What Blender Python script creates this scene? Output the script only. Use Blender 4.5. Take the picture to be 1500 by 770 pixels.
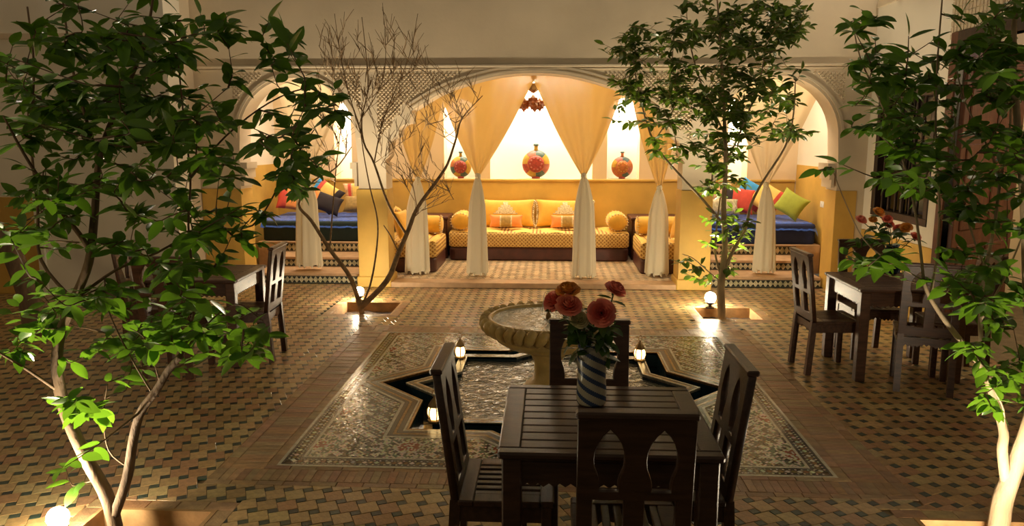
import bpy, bmesh, math, random
from mathutils import Vector, Matrix
PI = math.pi
rnd = random.Random(7)
S = bpy.context.scene
for o in list(bpy.data.objects): bpy.data.objects.remove(o)
C = S.collection

# ------------------------------------------------------------------ camera
CAMH, PITCH, YAW, FPX = 1.9, .16455, .05063, 1096.0
cam_d = bpy.data.cameras.new('camera'); cam = bpy.data.objects.new('camera', cam_d); C.objects.link(cam)
cam.location = (0, 0, CAMH); cam.rotation_euler = (PI/2-PITCH, 0, YAW)
cam_d.sensor_width = 36; cam_d.lens = FPX/1500*36; cam_d.clip_start = .05
S.camera = cam
# ------------------------------------------------------------------ world, exposure
W = bpy.data.worlds.new('night'); S.world = W; W.use_nodes = True
bg = W.node_tree.nodes['Background']; bg.inputs[0].default_value = (1.0, .80, .55, 1); bg.inputs[1].default_value = .088
S.view_settings.view_transform = 'Standard'; S.view_settings.look = 'None'
S.view_settings.exposure = 0.0; S.view_settings.gamma = 1; S.view_settings.use_curve_mapping = False
# ------------------------------------------------------------------ lamps of the place, and added fill
def area(name, loc, size, power, col, rot=(0, 0, 0), sy=None):
    l = bpy.data.lights.new(name, 'AREA'); l.energy = power; l.color = col; l.size = size
    if sy: l.shape = 'RECTANGLE'; l.size_y = sy
    o = bpy.data.objects.new(name, l); C.objects.link(o); o.location = loc; o.rotation_euler = rot
    return o
WARM = (1, .77, .40); SOFT = (1, .86, .66)
area('ceiling_lamp_light', (-.2, 11.45, 3.15), 2.2, 64, WARM, sy=.7)
area('ceiling_lamp_light', (-3.3, 10.7, 3.1), .9, 42, SOFT)
area('ceiling_lamp_light', (2.9, 10.7, 3.1), .9, 42, SOFT)
for x, w, zt, p in ((-.145, 1.3, 2.93, 85), (1.155, .35, 2.5, 30), (-1.44, .35, 2.5, 30), (-3.34, .22, 2.5, 26), (2.94, .22, 2.5, 26)):
    area('niche_light', (x, 12.13, zt), w, p, (1, .94, .82), rot=(math.radians(48), 0, 0), sy=.10)
area('room_lamp_light', (5.6, 6.6, 2.7), .5, 30, (1, .85, .5))
area('added_fill_light', (-5.2, 1.0, 3.4), .6, 34, WARM, rot=(.5, -.6, 0))  # this and the next: added fill from the camera side, no fixture there
area('added_fill_light', (4.6, 1.0, 3.4), .6, 34, WARM, rot=(.5, .6, 0))

# ------------------------------------------------------------------ camera maths (pixel -> place)
_cy, _sy = math.cos(YAW), math.sin(YAW)
FW = Vector((-_sy*math.cos(PITCH), _cy*math.cos(PITCH), -math.sin(PITCH))); RT = Vector((_cy, _sy, 0)); UP = RT.cross(FW)
def ray(x, y): return FW + RT*((x-750)/FPX) + UP*((385-y)/FPX)
def at(x, y, Y):
    d = ray(x, y); return Vector((0, 0, CAMH)) + d*(Y/d.y)
def fl(x, y, z=0):
    d = ray(x, y); return Vector((0, 0, CAMH)) + d*((z-CAMH)/d.z)
def proj(P):
    q = Vector(P)-Vector((0, 0, CAMH)); d = q.dot(FW)
    return (750+FPX*q.dot(RT)/d, 385-FPX*q.dot(UP)/d) if d > .05 else (-9e3, -9e3)

# ------------------------------------------------------------------ materials
M = {}
def nt(name):
    m = bpy.data.materials.new(name); m.use_nodes = True; M[name] = m
    t = m.node_tree; b = t.nodes['Principled BSDF']
    return m, t, b
def mat(name, col, rough=.6, var=.12, scale=8, bump=0, bscale=None, metal=0, spec=.5, tint=False, stretch=None, sheen=0, hue=None):
    m, t, b = nt(name)
    N = t.nodes.new; L = t.links.new
    tc = N('ShaderNodeTexCoord'); mp = N('ShaderNodeMapping'); L(tc.outputs['Object'], mp.inputs[0])
    if stretch: mp.inputs['Scale'].default_value = stretch
    n = N('ShaderNodeTexNoise'); n.inputs['Scale'].default_value = scale; n.inputs['Detail'].default_value = 5
    L(mp.outputs[0], n.inputs['Vector'])
    r = N('ShaderNodeMapRange'); r.inputs[1].default_value = .25; r.inputs[2].default_value = .75
    r.inputs[3].default_value = 1-var*1.6; r.inputs[4].default_value = 1+var
    L(n.outputs[0], r.inputs[0])
    mx = N('ShaderNodeMix'); mx.data_type = 'RGBA'; mx.blend_type = 'MULTIPLY'; mx.inputs[0].default_value = 1
    if tint:
        a = N('ShaderNodeAttribute'); a.attribute_name = 'tint'; L(a.outputs['Color'], mx.inputs[6])
    else: mx.inputs[6].default_value = (*col, 1)
    if hue:
        m2 = N('ShaderNodeMix'); m2.data_type = 'RGBA'; m2.inputs[6].default_value = (*col, 1); m2.inputs[7].default_value = (*hue, 1)
        n2 = N('ShaderNodeTexNoise'); n2.inputs['Scale'].default_value = scale*.35; L(mp.outputs[0], n2.inputs['Vector'])
        r2 = N('ShaderNodeMapRange'); r2.inputs[1].default_value = .4; r2.inputs[2].default_value = .65; L(n2.outputs[0], r2.inputs[0])
        L(r2.outputs[0], m2.inputs[0]); L(m2.outputs[2], mx.inputs[6])
    L(r.outputs[0], mx.inputs[7]); L(mx.outputs[2], b.inputs['Base Color'])
    b.inputs['Roughness'].default_value = rough; b.inputs['Metallic'].default_value = metal
    b.inputs['Specular IOR Level'].default_value = spec
    if sheen: b.inputs['Sheen Weight'].default_value = sheen
    if bump:
        n3 = N('ShaderNodeTexNoise'); n3.inputs['Scale'].default_value = bscale or scale*6; n3.inputs['Detail'].default_value = 4
        L(mp.outputs[0], n3.inputs['Vector'])
        bp = N('ShaderNodeBump'); bp.inputs['Strength'].default_value = bump; bp.inputs['Distance'].default_value = .01
        L(n3.outputs[0], bp.inputs['Height']); L(bp.outputs[0], b.inputs['Normal'])
    return m
def emis(name, col, s):
    m, t, b = nt(name); b.inputs['Base Color'].default_value = (*col, 1)
    b.inputs['Emission Color'].default_value = (*col, 1); b.inputs['Emission Strength'].default_value = s
    return m
mat('plaster', (.66, .55, .40), .8, .07, 1.6, .12, 30)
mat('plaster_warm', (.72, .55, .34), .8, .05, 1.5, .08, 30)
mat('plaster_white', (.80, .74, .62), .8, .03, 1.5, .05, 30)
mat('niche_white', (.88, .85, .78), .8, .02, 2)
mat('ochre', (.66, .41, .085), .62, .14, 2.2, .1, 30, hue=(.58, .34, .065))
mat('carved', (.60, .49, .34), .8, .10, 14, .3, 60)
mat('grout', (.20, .135, .07), .8, .2, 12, .3, 90)
mat('tile', (.4, .28, .12), .31, .22, 30, .18, 60, tint=True)
mat('tile_gloss', (.4, .28, .12), .22, .18, 40, .12, 80, tint=True)
mat('bejmat', (.33, .20, .095), .5, .25, 16, .3, 60, tint=True)
mat('mosaic', (.5, .5, .5), .14, .12, 90, 0, tint=True)
mat('mosaic_white', (.62, .58, .46), .2, .2, 40)
mat('mosaic_dark', (.03, .035, .035), .2, .3, 40)
mat('mosaic_ochre', (.40, .22, .07), .25, .3, 40)
mat('pool_tile', (.012, .03, .045), .2, .4, 10)
mat('pit_clay', (.42, .24, .10), .75, .25, 10, .3, 40)
mat('soil', (.055, .030, .015), .95, .4, 25, 1, 60)
mat('step_clay', (.52, .32, .17), .6, .15, 9, .2, 50)
mat('wood_dark', (.052, .025, .014), .34, .35, 7, .12, 40, stretch=(1, 6, 6))
mat('wood_brown', (.085, .036, .018), .36, .35, 7, .15, 40, stretch=(1, 6, 6))
mat('wood_red', (.12, .038, .017), .45, .35, 5, .2, 30, stretch=(9, 9, 1))
mat('wood_window', (.035, .016, .008), .45, .35, 6, .2, 30, stretch=(6, 6, 1))
mat('glass_dark', (.008, .007, .006), .08, .2, 4)
mat('sofa_base', (.075, .020, .014), .4, .25, 10)
mat('velvet_yellow', (.78, .42, .035), .7, .10, 9, .1, 40, sheen=.3)
mat('fabric_orange', (.80, .27, .05), .7, .08, 12, .1, 60, sheen=.3)
mat('fabric_gold', (.42, .26, .07), .7, .2, 30, .2, 120)
mat('fringe', (.72, .58, .34), .85, .35, 50, .5, 90)
mat('navy', (.012, .025, .11), .8, .2, 8, .1, 60)
mat('green_black', (.004, .018, .016), .8, .2, 8, .1, 60)
mat('blue_throw', (.02, .10, .52), .9, .35, 14, .8, 60, sheen=.4)
mat('fabric_green', (.36, .40, .04), .75, .1, 12, .1, 60)
mat('fabric_red', (.62, .07, .04), .75, .1, 12, .1, 60)
mat('fabric_blue', (.04, .28, .58), .75, .1, 12, .1, 60)
mat('fabric_peach', (.80, .42, .17), .75, .25, 18, .1, 60, hue=(.85, .55, .35))
mat('fabric_cream', (.62, .52, .33), .8, .35, 22, .2, 60, hue=(.4, .36, .2))
mat('fabric_dark', (.02, .012, .015), .8, .2, 12)
mat('fabric_yellow', (.85, .55, .13), .75, .1, 12, .1, 60)
mat('stone', (.66, .46, .16), .42, .2, 7, .25, 50, hue=(.56, .37, .12))
mat('bark', (.16, .10, .055), .85, .35, 14, .6, 60, stretch=(1, 1, .3))
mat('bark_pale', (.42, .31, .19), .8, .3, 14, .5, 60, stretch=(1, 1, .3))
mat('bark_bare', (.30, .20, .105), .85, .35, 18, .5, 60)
mat('brass', (.35, .23, .10), .35, .25, 12, metal=.8)
mat('iron', (.05, .035, .02), .45, .3, 12, metal=.6)
mat('vase_cream', (.50, .46, .35), .25, .1, 8)
mat('vase_blue', (.045, .075, .16), .25, .2, 8)
mat('vase_navy', (.008, .022, .055), .15, .3, 6)
mat('rose_pink', (.86, .24, .17), .6, .12, 20, hue=(.9, .33, .2))
mat('rose_orange', (.75, .32, .04), .6, .15, 20)
mat('rose_cream', (.60, .55, .28), .6, .15, 20)
mat('stem', (.05, .10, .02), .5, .2, 10)
mat('flask_yellow', (.46, .27, .03), .4, .2, 14)
mat('flask_red', (.30, .035, .02), .45, .3, 26)
mat('flask_orange', (.44, .13, .025), .45, .25, 20)
mat('flask_teal', (.055, .10, .09), .4, .25, 20)
mat('flask_pink', (.38, .12, .085), .45, .25, 20)
mat('copper_glass', (.42, .12, .03), .3, .35, 20)
mat('socket_white', (.8, .78, .72), .4, .03, 5)
emis('bulb', (1, .84, .58), 330)
emis('candle', (1, .66, .26), 4.5)
emis('lamp_white', (.9, .95, 1), 30)

def brocade():
    m, t, b = nt('brocade'); N = t.nodes.new; L = t.links.new
    tc = N('ShaderNodeTexCoord')
    mp = N('ShaderNodeMapping'); mp.inputs['Rotation'].default_value = (0, PI/4, 0); L(tc.outputs['Object'], mp.inputs[0])
    w1 = N('ShaderNodeTexWave'); w1.bands_direction = 'X'; w1.inputs['Scale'].default_value = 8; w1.inputs['Distortion'].default_value = 2.5; w1.inputs['Detail Scale'].default_value = 6
    w2 = N('ShaderNodeTexWave'); w2.bands_direction = 'Z'; w2.inputs['Scale'].default_value = 8; w2.inputs['Distortion'].default_value = 2.5; w2.inputs['Detail Scale'].default_value = 6
    L(mp.outputs[0], w1.inputs[0]); L(mp.outputs[0], w2.inputs[0])
    mm = N('ShaderNodeMath'); mm.operation = 'MULTIPLY'; L(w1.outputs[1], mm.inputs[0]); L(w2.outputs[1], mm.inputs[1])
    cr = N('ShaderNodeValToRGB'); cr.color_ramp.elements[0].color = (.74, .50, .16, 1); cr.color_ramp.elements[1].color = (.34, .15, .02, 1)
    cr.color_ramp.elements[0].position = .12; cr.color_ramp.elements[1].position = .42
    L(mm.outputs[0], cr.inputs[0]); L(cr.outputs[0], b.inputs['Base Color']); b.inputs['Roughness'].default_value = .6
brocade()
def leafmat(name, col, tr=.35):
    m, t, b = nt(name); N = t.nodes.new; L = t.links.new
    a = N('ShaderNodeObjectInfo'); tc = N('ShaderNodeNewGeometry')
    n = N('ShaderNodeTexNoise'); n.inputs['Scale'].default_value = 3.5; L(tc.outputs['Position'], n.inputs['Vector'])
    r = N('ShaderNodeMapRange'); r.inputs[1].default_value = .3; r.inputs[2].default_value = .7; r.inputs[3].default_value = .6; r.inputs[4].default_value = 1.35
    L(n.outputs[0], r.inputs[0])
    mx = N('ShaderNodeMix'); mx.data_type = 'RGBA'; mx.blend_type = 'MULTIPLY'; mx.inputs[0].default_value = 1
    mx.inputs[6].default_value = (*col, 1); L(r.outputs[0], mx.inputs[7]); L(mx.outputs[2], b.inputs['Base Color'])
    b.inputs['Roughness'].default_value = .33
    tl = N('ShaderNodeBsdfTranslucent'); tl.inputs[0].default_value = (col[0]*2.2, col[1]*2.1, col[2]*.7, 1)
    ms = N('ShaderNodeMixShader'); ms.inputs[0].default_value = tr
    L(b.outputs[0], ms.inputs[1]); L(tl.outputs[0], ms.inputs[2]); L(ms.outputs[0], t.nodes['Material Output'].inputs[0])
leafmat('leaf', (.075, .17, .025)); leafmat('leaf_mid', (.07, .13, .022), .3); leafmat('leaf_bouquet', (.04, .085, .02), .2)
def sheer(name='sheer', base=(.56, .46, .27, 1), trans=(.60, .37, .095, 1), mix=.5):  # default tones carry the golden alcove backlight of the upper drapes
    m, t, b = nt(name); N = t.nodes.new; L = t.links.new
    b.inputs['Base Color'].default_value = base; b.inputs['Roughness'].default_value = .8
    tl = N('ShaderNodeBsdfTranslucent'); tl.inputs[0].default_value = trans
    tp = N('ShaderNodeBsdfTransparent')
    m1 = N('ShaderNodeMixShader'); m1.inputs[0].default_value = mix; m2 = N('ShaderNodeMixShader'); m2.inputs[0].default_value = .012
    w = N('ShaderNodeTexWave'); w.inputs['Scale'].default_value = 60; w.bands_direction = 'Z'; tc = N('ShaderNodeTexCoord'); L(tc.outputs['Object'], w.inputs[0])
    bp = N('ShaderNodeBump'); bp.inputs['Strength'].default_value = .12; bp.inputs['Distance'].default_value = .004; L(w.outputs[1], bp.inputs['Height']); L(bp.outputs[0], b.inputs['Normal'])
    L(b.outputs[0], m1.inputs[1]); L(tl.outputs[0], m1.inputs[2]); L(m1.outputs[0], m2.inputs[1]); L(tp.outputs[0], m2.inputs[2])
    L(m2.outputs[0], t.nodes['Material Output'].inputs[0])
sheer(); sheer('sheer_pale_lit', (.72, .64, .46, 1), (.70, .54, .32, 1), .5); sheer('sheer_gathered_lit', (.86, .79, .60, 1), (.70, .58, .36, 1), .22)  # same cloth recoloured for its light: paler side arches, cream front-lit gathered part
def water(name, scale, strength, col):
    m, t, b = nt(name); N = t.nodes.new; L = t.links.new
    b.inputs['Base Color'].default_value = (*col, 1); b.inputs['Roughness'].default_value = .06; b.inputs['IOR'].default_value = 1.9
    b.inputs['Specular IOR Level'].default_value = .8
    tc = N('ShaderNodeTexCoord'); n = N('ShaderNodeTexNoise'); n.inputs['Scale'].default_value = scale; n.inputs['Detail'].default_value = 3; n.inputs['Distortion'].default_value = 1.2
    L(tc.outputs['Object'], n.inputs['Vector'])
    bp = N('ShaderNodeBump'); bp.inputs['Strength'].default_value = strength; bp.inputs['Distance'].default_value = .03
    L(n.outputs[0], bp.inputs['Height']); L(bp.outputs[0], b.inputs['Normal'])
water('water_pool', 15, 1.0, (.16, .16, .135)); water('water_basin', 26, .9, (.46, .46, .40)); water('water_channel', 8, .1, (.004, .010, .016))
m, t, b = nt('water_jet'); b.inputs['Base Color'].default_value = (.9, .9, .85, 1); b.inputs['Roughness'].default_value = .1; b.inputs['Alpha'].default_value = .45

# ------------------------------------------------------------------ mesh helpers
class MB:
    def __init__(s): s.v = []; s.f = []; s.t = []; s.mi = []
    def face(s, idx, tint=None, mi=0): s.f.append(tuple(idx)); s.t.append(tint or (1, 1, 1)); s.mi.append(mi)
    def poly(s, pts, tint=None, mi=0):
        k = len(s.v); s.v += [tuple(p) for p in pts]; s.face(range(k, k+len(pts)), tint, mi); return s
    def box(s, x0, x1, y0, y1, z0, z1, tint=None, b=0):
        k = len(s.v)
        if b <= 0:
            s.v += [(x, y, z) for z in (z0, z1) for y in (y0, y1) for x in (x0, x1)]
            for q in ((0, 2, 3, 1), (4, 5, 7, 6), (0, 1, 5, 4), (2, 6, 7, 3), (0, 4, 6, 2), (1, 3, 7, 5)): s.face([k+i for i in q], tint)
            return s
        bm = bmesh.new()
        bmesh.ops.create_cube(bm, size=1, matrix=Matrix.Translation(((x0+x1)/2, (y0+y1)/2, (z0+z1)/2)) @ Matrix.Diagonal((x1-x0, y1-y0, z1-z0, 1)))
        bmesh.ops.bevel(bm, geom=bm.edges[:], offset=min(b, .45*min(x1-x0, y1-y0, z1-z0)), segments=2 if b > .012 else 1, affect='EDGES', profile=.5)
        bm.verts.index_update(); s.v += [tuple(v.co) for v in bm.verts]
        for f in bm.faces: s.face([k+v.index for v in f.verts], tint)
        bm.free(); return s
    def rings(s, R, close=True, cap0=True, cap1=True, mi=None, tint=None):
        k = len(s.v); n = len(R[0])
        for r in R: s.v += [tuple(p) for p in r]
        for i in range(len(R)-1):
            for j in range(n if close else n-1):
                a = k+i*n+j; c = k+i*n+(j+1) % n
                s.face((a, c, c+n, a+n), tint, mi(i, j) if mi else 0)
        if cap0: s.face([k+j for j in reversed(range(n))], tint)
        if cap1: s.face([k+(len(R)-1)*n+j for j in range(n)], tint)
        return s
    def tube(s, path, rad, sides=6, tint=None):
        P = [Vector(p) for p in path]
        if not hasattr(rad, '__len__'): rad = [rad]*len(P)
        nrm = None; R = []
        for i, p in enumerate(P):
            tg = (P[min(i+1, len(P)-1)]-P[max(i-1, 0)])
            tg = tg.normalized() if tg.length > 1e-9 else Vector((0, 0, 1))
            if nrm is None:
                nrm = tg.orthogonal().normalized()
            else:
                nrm = nrm - tg*nrm.dot(tg); nrm = nrm.normalized() if nrm.length > 1e-6 else tg.orthogonal().normalized()
            bn = tg.cross(nrm)
            R.append([p+(nrm*math.cos(2*PI*j/sides)+bn*math.sin(2*PI*j/sides))*rad[i] for j in range(sides)])
        return s.rings(R, tint=tint)
    def lathe(s, prof, n=24, c=(0, 0), mod=None, mi=None, cap=True):
        R = []
        for i, (r, z) in enumerate(prof):
            R.append([(c[0]+(r*(mod(i, 2*PI*j/n) if mod else 1))*math.cos(2*PI*j/n), c[1]+(r*(mod(i, 2*PI*j/n) if mod else 1))*math.sin(2*PI*j/n), z) for j in range(n)])
        return s.rings(R, cap0=cap, cap1=cap, mi=mi)
    def xf(s, M4, start=0):
        s.v = s.v[:start]+[tuple(M4 @ Vector(p)) for p in s.v[start:]]; return s
    def build(s, name, m, parent=None, smooth=False, mats=None):
        me = bpy.data.meshes.new(name); me.from_pydata(s.v, [], s.f)
        for q in (mats or [m]): me.materials.append(M[q])
        if mats: me.polygons.foreach_set('material_index', s.mi)
        if any(t != (1, 1, 1) for t in s.t):
            a = me.attributes.new('tint', 'FLOAT_COLOR', 'FACE'); a.data.foreach_set('color', [c for t in s.t for c in (*t, 1)])
        if smooth: me.polygons.foreach_set('use_smooth', [True]*len(s.f))
        me.update(); return link(name, me, parent)
def link(name, me, parent=None):
    o = bpy.data.objects.new(name, me); C.objects.link(o)
    if parent is not None: o.parent = parent
    return o
def extrude2d(name, outer, holes, depth, m, parent=None, plane='XZ', off=0, bevel=0, raw=False):
    """closed outline with holes -> slab; plane XZ: local (x, z), thickness along +Y from off"""
    cu = bpy.data.curves.new('tmp', 'CURVE'); cu.dimensions = '2D'; cu.fill_mode = 'BOTH'; cu.extrude = depth/2-bevel
    if bevel: cu.bevel_depth = bevel; cu.bevel_resolution = 0; cu.offset = -bevel
    for ring in [outer]+list(holes):
        sp = cu.splines.new('POLY'); sp.points.add(len(ring)-1); sp.use_cyclic_u = True
        for p, q in zip(sp.points, ring): p.co = (q[0], q[1], 0, 1)
    o = bpy.data.objects.new('tmp', cu); C.objects.link(o)
    me = bpy.data.meshes.new_from_object(o.evaluated_get(bpy.context.evaluated_depsgraph_get())); bpy.data.objects.remove(o); bpy.data.curves.remove(cu)
    for v in me.vertices:
        x, y, z = v.co
        v.co = (x, off+depth/2+z, y) if plane == 'XZ' else ((x, y, off+depth/2+z) if plane == 'XY' else (off+depth/2+z, x, y))
    me.materials.clear(); me.materials.append(M[m]); me.name = name; me.update()
    bm = bmesh.new(); bm.from_mesh(me); bmesh.ops.recalc_face_normals(bm, faces=bm.faces); bm.to_mesh(me); bm.free()
    return me if raw else link(name, me, parent)
def tag(o, label, cat, group=None):
    o['label'] = label; o['category'] = cat
    if group: o['group'] = group
    return o
def thing(name, label, cat, loc=(0, 0, 0), rotz=0, group=None):
    o = bpy.data.objects.new(name, None); C.objects.link(o); o.empty_display_size = .1
    o.location = loc; o.rotation_euler = (0, 0, rotz); return tag(o, label, cat, group)
def struct(o): o['kind'] = 'structure'; return o
def stuff(o): o['kind'] = 'stuff'; return o
def copy_tree(o, parent=None, kids=None):
    c = o.copy(); C.objects.link(c)
    if parent: c.parent = parent
    for ch in KIDS.get(o.name, []) if kids is None else kids: copy_tree(ch, c)
    return c
KIDS = {}
def index_kids(o):
    KIDS[o.name] = [q for q in C.objects if q.parent == o]
    for q in KIDS[o.name]: index_kids(q)
def dup(proto, label, loc, rotz, group=None):
    c = copy_tree(proto); c.location = loc; c.rotation_euler = (0, 0, rotz); c['label'] = label
    if group: c['group'] = group
    return c
def noisy(a): return a*(1+rnd.uniform(-.5, .5))

# ------------------------------------------------------------------ layout constants
MC = Vector((.026, 5.627, 0)); MA, MBD = 1.624, 1.544; R0 = 1.34
ARC_Y, ARC_T = 9.45, .36
CX = -.217
XR, XL, YL = 3.87, -4.49, 8.8
BACK = 12.05
PITS = [(-2.40, -1.72, 7.90, 8.54), (1.63, 2.30, 7.87, 8.45), (-2.33, -1.71, 2.90, 3.54), (1.86, 2.48, 3.02, 3.64)]
def star(R, c=MC, n=8):
    r2 = R*math.cos(PI/4)/math.cos(PI/8)
    pts = []
    for k in range(16):
        a = k*PI/8; r = R if k % 2 == 0 else r2
        pts.append((c.x+r*math.cos(a), c.y+r*math.sin(a)))
    return pts
def clip(poly, nx, ny, d):
    out = []
    for i in range(len(poly)):
        a = poly[i]; b2 = poly[(i+1) % len(poly)]
        da = a[0]*nx+a[1]*ny-d; db = b2[0]*nx+b2[1]*ny-d
        if da >= 0: out.append(a)
        if da*db < 0:
            t = da/(da-db); out.append((a[0]+(b2[0]-a[0])*t, a[1]+(b2[1]-a[1])*t))
    return out
def area2(p): return abs(sum(p[i][0]*p[(i+1) % len(p)][1]-p[(i+1) % len(p)][0]*p[i][1] for i in range(len(p))))/2
def clip_out(poly, rect):
    x0, x1, y0, y1 = rect; cx = sum(p[0] for p in poly)/len(poly); cy = sum(p[1] for p in poly)/len(poly)
    g = [(x0-cx, (-1, 0, -x0)), (cx-x1, (1, 0, x1)), (y0-cy, (0, -1, -y0)), (cy-y1, (0, 1, y1))]
    g.sort(key=lambda q: -q[0]); return clip(poly, *g[0][1])
def in_view(P, pad=0):
    x, y = proj(P); return -pad < x < 1500+pad and -pad < y < 770+pad
def slab(mb, poly, z0, z1, tint, ins=.0012):
    """tile: inset top face + skirts"""
    n = len(poly); cx = sum(p[0] for p in poly)/n; cy = sum(p[1] for p in poly)/n
    tx, ty = rnd.uniform(-.012, .012), rnd.uniform(-.012, .012)
    def sc(p, d):
        vx, vy = p[0]-cx, p[1]-cy; l = math.hypot(vx, vy) or 1; k = max(0, 1-d*1.4/l); return cx+vx*k, cy+vy*k
    k = len(mb.v)
    for d, zz in ((ins, z0), (ins, z1-.0015), (ins+.0018, z1)):
        for p in poly:
            q = sc(p, d); mb.v.append((q[0], q[1], zz+(0 if zz == z0 else tx*(q[0]-cx)+ty*(q[1]-cy))))
    for r in range(2):
        for i in range(n):
            j = (i+1) % n; mb.face((k+r*n+i, k+r*n+j, k+(r+1)*n+j, k+(r+1)*n+i), tint)
    mb.face([k+2*n+i for i in range(n)], tint)

# ------------------------------------------------------------------ floor
GZ = -.010
outer = [(-8.4, -.6), (6.6, -.6), (6.6, ARC_Y+.36), (-8.4, ARC_Y+.36)]
fb = extrude2d('floor', outer, [[(a, c), (b2, c), (b2, d), (a, d)] for a, b2, c, d in PITS]+[star(R0+.005)], .02, 'grout', plane='XY', off=GZ-.02)
struct(fb)
BANDX, BANDY = .33, .25
MRECT = (MC.x-MA-BANDX, MC.x+MA+BANDX, MC.y-MBD-BANDY, MC.y+MBD+BANDY)
RIM = .085
EXCL = [MRECT]+[(a-RIM, b2+RIM, c-RIM, d+RIM) for a, b2, c, d in PITS]
TA, TC, TK = .098, .108, .47; TB, TD = TC*TK, TA*TK; TH = math.atan(TK); TPX, TPY = math.hypot(TA, TD), math.hypot(TC, TB)
# tile axes turned so that the lattice is square to the walls
ca, sa = math.cos(TH), math.sin(TH)
def tloc(u, v): return (-(u*ca+v*sa), -u*sa+v*ca)
TANS = [(.46, .32, .135), (.42, .265, .11), (.40, .215, .105), (.48, .36, .16), (.37, .20, .085), (.44, .29, .13), (.50, .33, .15), (.36, .235, .10)]
GREENS = [(.022, .045, .032), (.030, .055, .040), (.018, .030, .027), (.038, .055, .035)]
def lattice(x0, x1, y0, y1, z, excl, single, parent, tans, greens, m):
    rest = MB(); cand = []
    for i in range(int(math.floor(x0/TPX))-1, int(math.ceil(x1/TPX))+2):
        for j in range(int(math.floor(y0/TPY))-1, int(math.ceil(y1/TPY))+2):
            ox, oy = i*TPX, j*TPY
            for kind, quad in ((0, ((0, 0), (TA, 0), (TA, TC), (0, TC))), (1, ((TA, 0), (TA+TB, 0), (TA+TB, TD), (TA, TD)))):
                p = [(ox+tloc(u, v)[0], oy+tloc(u, v)[1]) for u, v in reversed(quad)]
                full = area2(p)
                for nx, ny, d in ((1, 0, x0), (-1, 0, -x1), (0, 1, y0), (0, -1, -y1)):
                    p = clip(p, nx, ny, d) if p else p
                for r in excl:
                    if p and min(q[0] for q in p) < r[1] and max(q[0] for q in p) > r[0] and min(q[1] for q in p) < r[3] and max(q[1] for q in p) > r[2]: p = clip_out(p, r)
                if len(p) < 3 or area2(p) < .15*full: continue
                c = (sum(q[0] for q in p)/len(p), sum(q[1] for q in p)/len(p))
                cand.append((c[1], kind, p, c, area2(p) > .999*full))
    chosen = set()
    if single:
        for kind in (0, 1):
            ok = [k for k, q in enumerate(cand) if q[1] == kind and q[4] and in_view((*q[3], z), 2)]
            ok.sort(key=lambda k: cand[k][0]); chosen |= set(ok[:300])
        protos = {}
        for kind, cols in ((0, tans), (1, greens)):
            hx, hy = (TA/2, TC/2) if kind == 0 else (TB/2, TD/2)
            for ci, col in enumerate(cols):
                mb = MB(); q = [tloc(u, v) for u, v in ((-hx, hy), (hx, hy), (hx, -hy), (-hx, -hy))]
                slab(mb, q, GZ, 0, col); o = mb.build('tmp', m); protos[kind, ci] = o.data; bpy.data.objects.remove(o)
                protos[kind, ci].name = 'floor_tile'
    for k, (yy, kind, p, c, whole) in enumerate(cand):
        cols = (tans, greens)[kind]
        if k in chosen:
            o = link('floor_tile' if kind == 0 else 'green_floor_tile', protos[kind, rnd.randrange(len(cols))], parent)
            o.location = (c[0], c[1], z+rnd.uniform(-.001, .001)); continue
        f = rnd.uniform(.85, 1.12); col = tuple(q*f for q in rnd.choice(cols))
        slab(rest, p, z+GZ, z+rnd.uniform(-.001, .001), col)
    stuff(rest.build('floor_tiling', m, parent))
lattice(-7.4, XR-.0, 1.6, ARC_Y+.2, 0, EXCL, True, fb, TANS, GREENS, 'tile')
# brick bands round the mosaic and the tree pits
BR = [(.37, .215, .10), (.33, .185, .085), (.40, .25, .12), (.30, .17, .08), (.36, .23, .115)]
bricks = []
def brick_row(x0, x1, y0, y1, along, step):
    n = max(1, round((x1-x0 if along == 'x' else y1-y0)/step)); 
    for i in range(n):
        if along == 'x': a = x0+(x1-x0)*i/n; bq = x0+(x1-x0)*(i+1)/n; bricks.append((a, bq, y0, y1))
        else: a = y0+(y1-y0)*i/n; bq = y0+(y1-y0)*(i+1)/n; bricks.append((x0, x1, a, bq))
def band(rin, wx, wy, rows):
    x0, x1, y0, y1 = rin
    tot = sum(r[0] for r in rows); d = 0
    for w, kind in rows:
        a, b2 = d/tot, (d+w)/tot; d += w
        step = .15 if kind == 's' else .048
        for s0, s1 in ((y0-wy*b2, y0-wy*a), (y1+wy*a, y1+wy*b2)): brick_row(x0-wx*b2, x1+wx*b2, s0, s1, 'x', step)
        for s0, s1 in ((x0-wx*b2, x0-wx*a), (x1+wx*a, x1+wx*b2)): brick_row(s0, s1, y0-wy*a, y1+wy*a, 'y', step)
band((MC.x-MA, MC.x+MA, MC.y-MBD, MC.y+MBD), BANDX, BANDY, [(.045, 's'), (.15, 'h'), (.05, 's')])
for a, b2, c, d in PITS: band((a, b2, c, d), RIM, RIM, [(RIM, 's')])
order = sorted(range(len(bricks)), key=lambda k: (0 if in_view(((bricks[k][0]+bricks[k][1])/2, (bricks[k][2]+bricks[k][3])/2, 0)) else 1, bricks[k][2]))
rest = MB()
for r, k in enumerate(order):
    x0, x1, y0, y1 = bricks[k]; col = tuple(q*rnd.uniform(.9, 1.1) for q in rnd.choice(BR)); hz = rnd.uniform(-.0015, .0015)
    if r < 300:
        mb = MB(); w, h = (x1-x0)/2, (y1-y0)/2; slab(mb, [(-w, -h), (w, -h), (w, h), (-w, h)], GZ, 0, col, .0015)
        o = mb.build('brick', 'bejmat', fb); o.location = ((x0+x1)/2, (y0+y1)/2, hz)
    else: slab(rest, [(x0, y0), (x1, y0), (x1, y1), (x0, y1)], GZ, hz, col, .0015)
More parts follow.
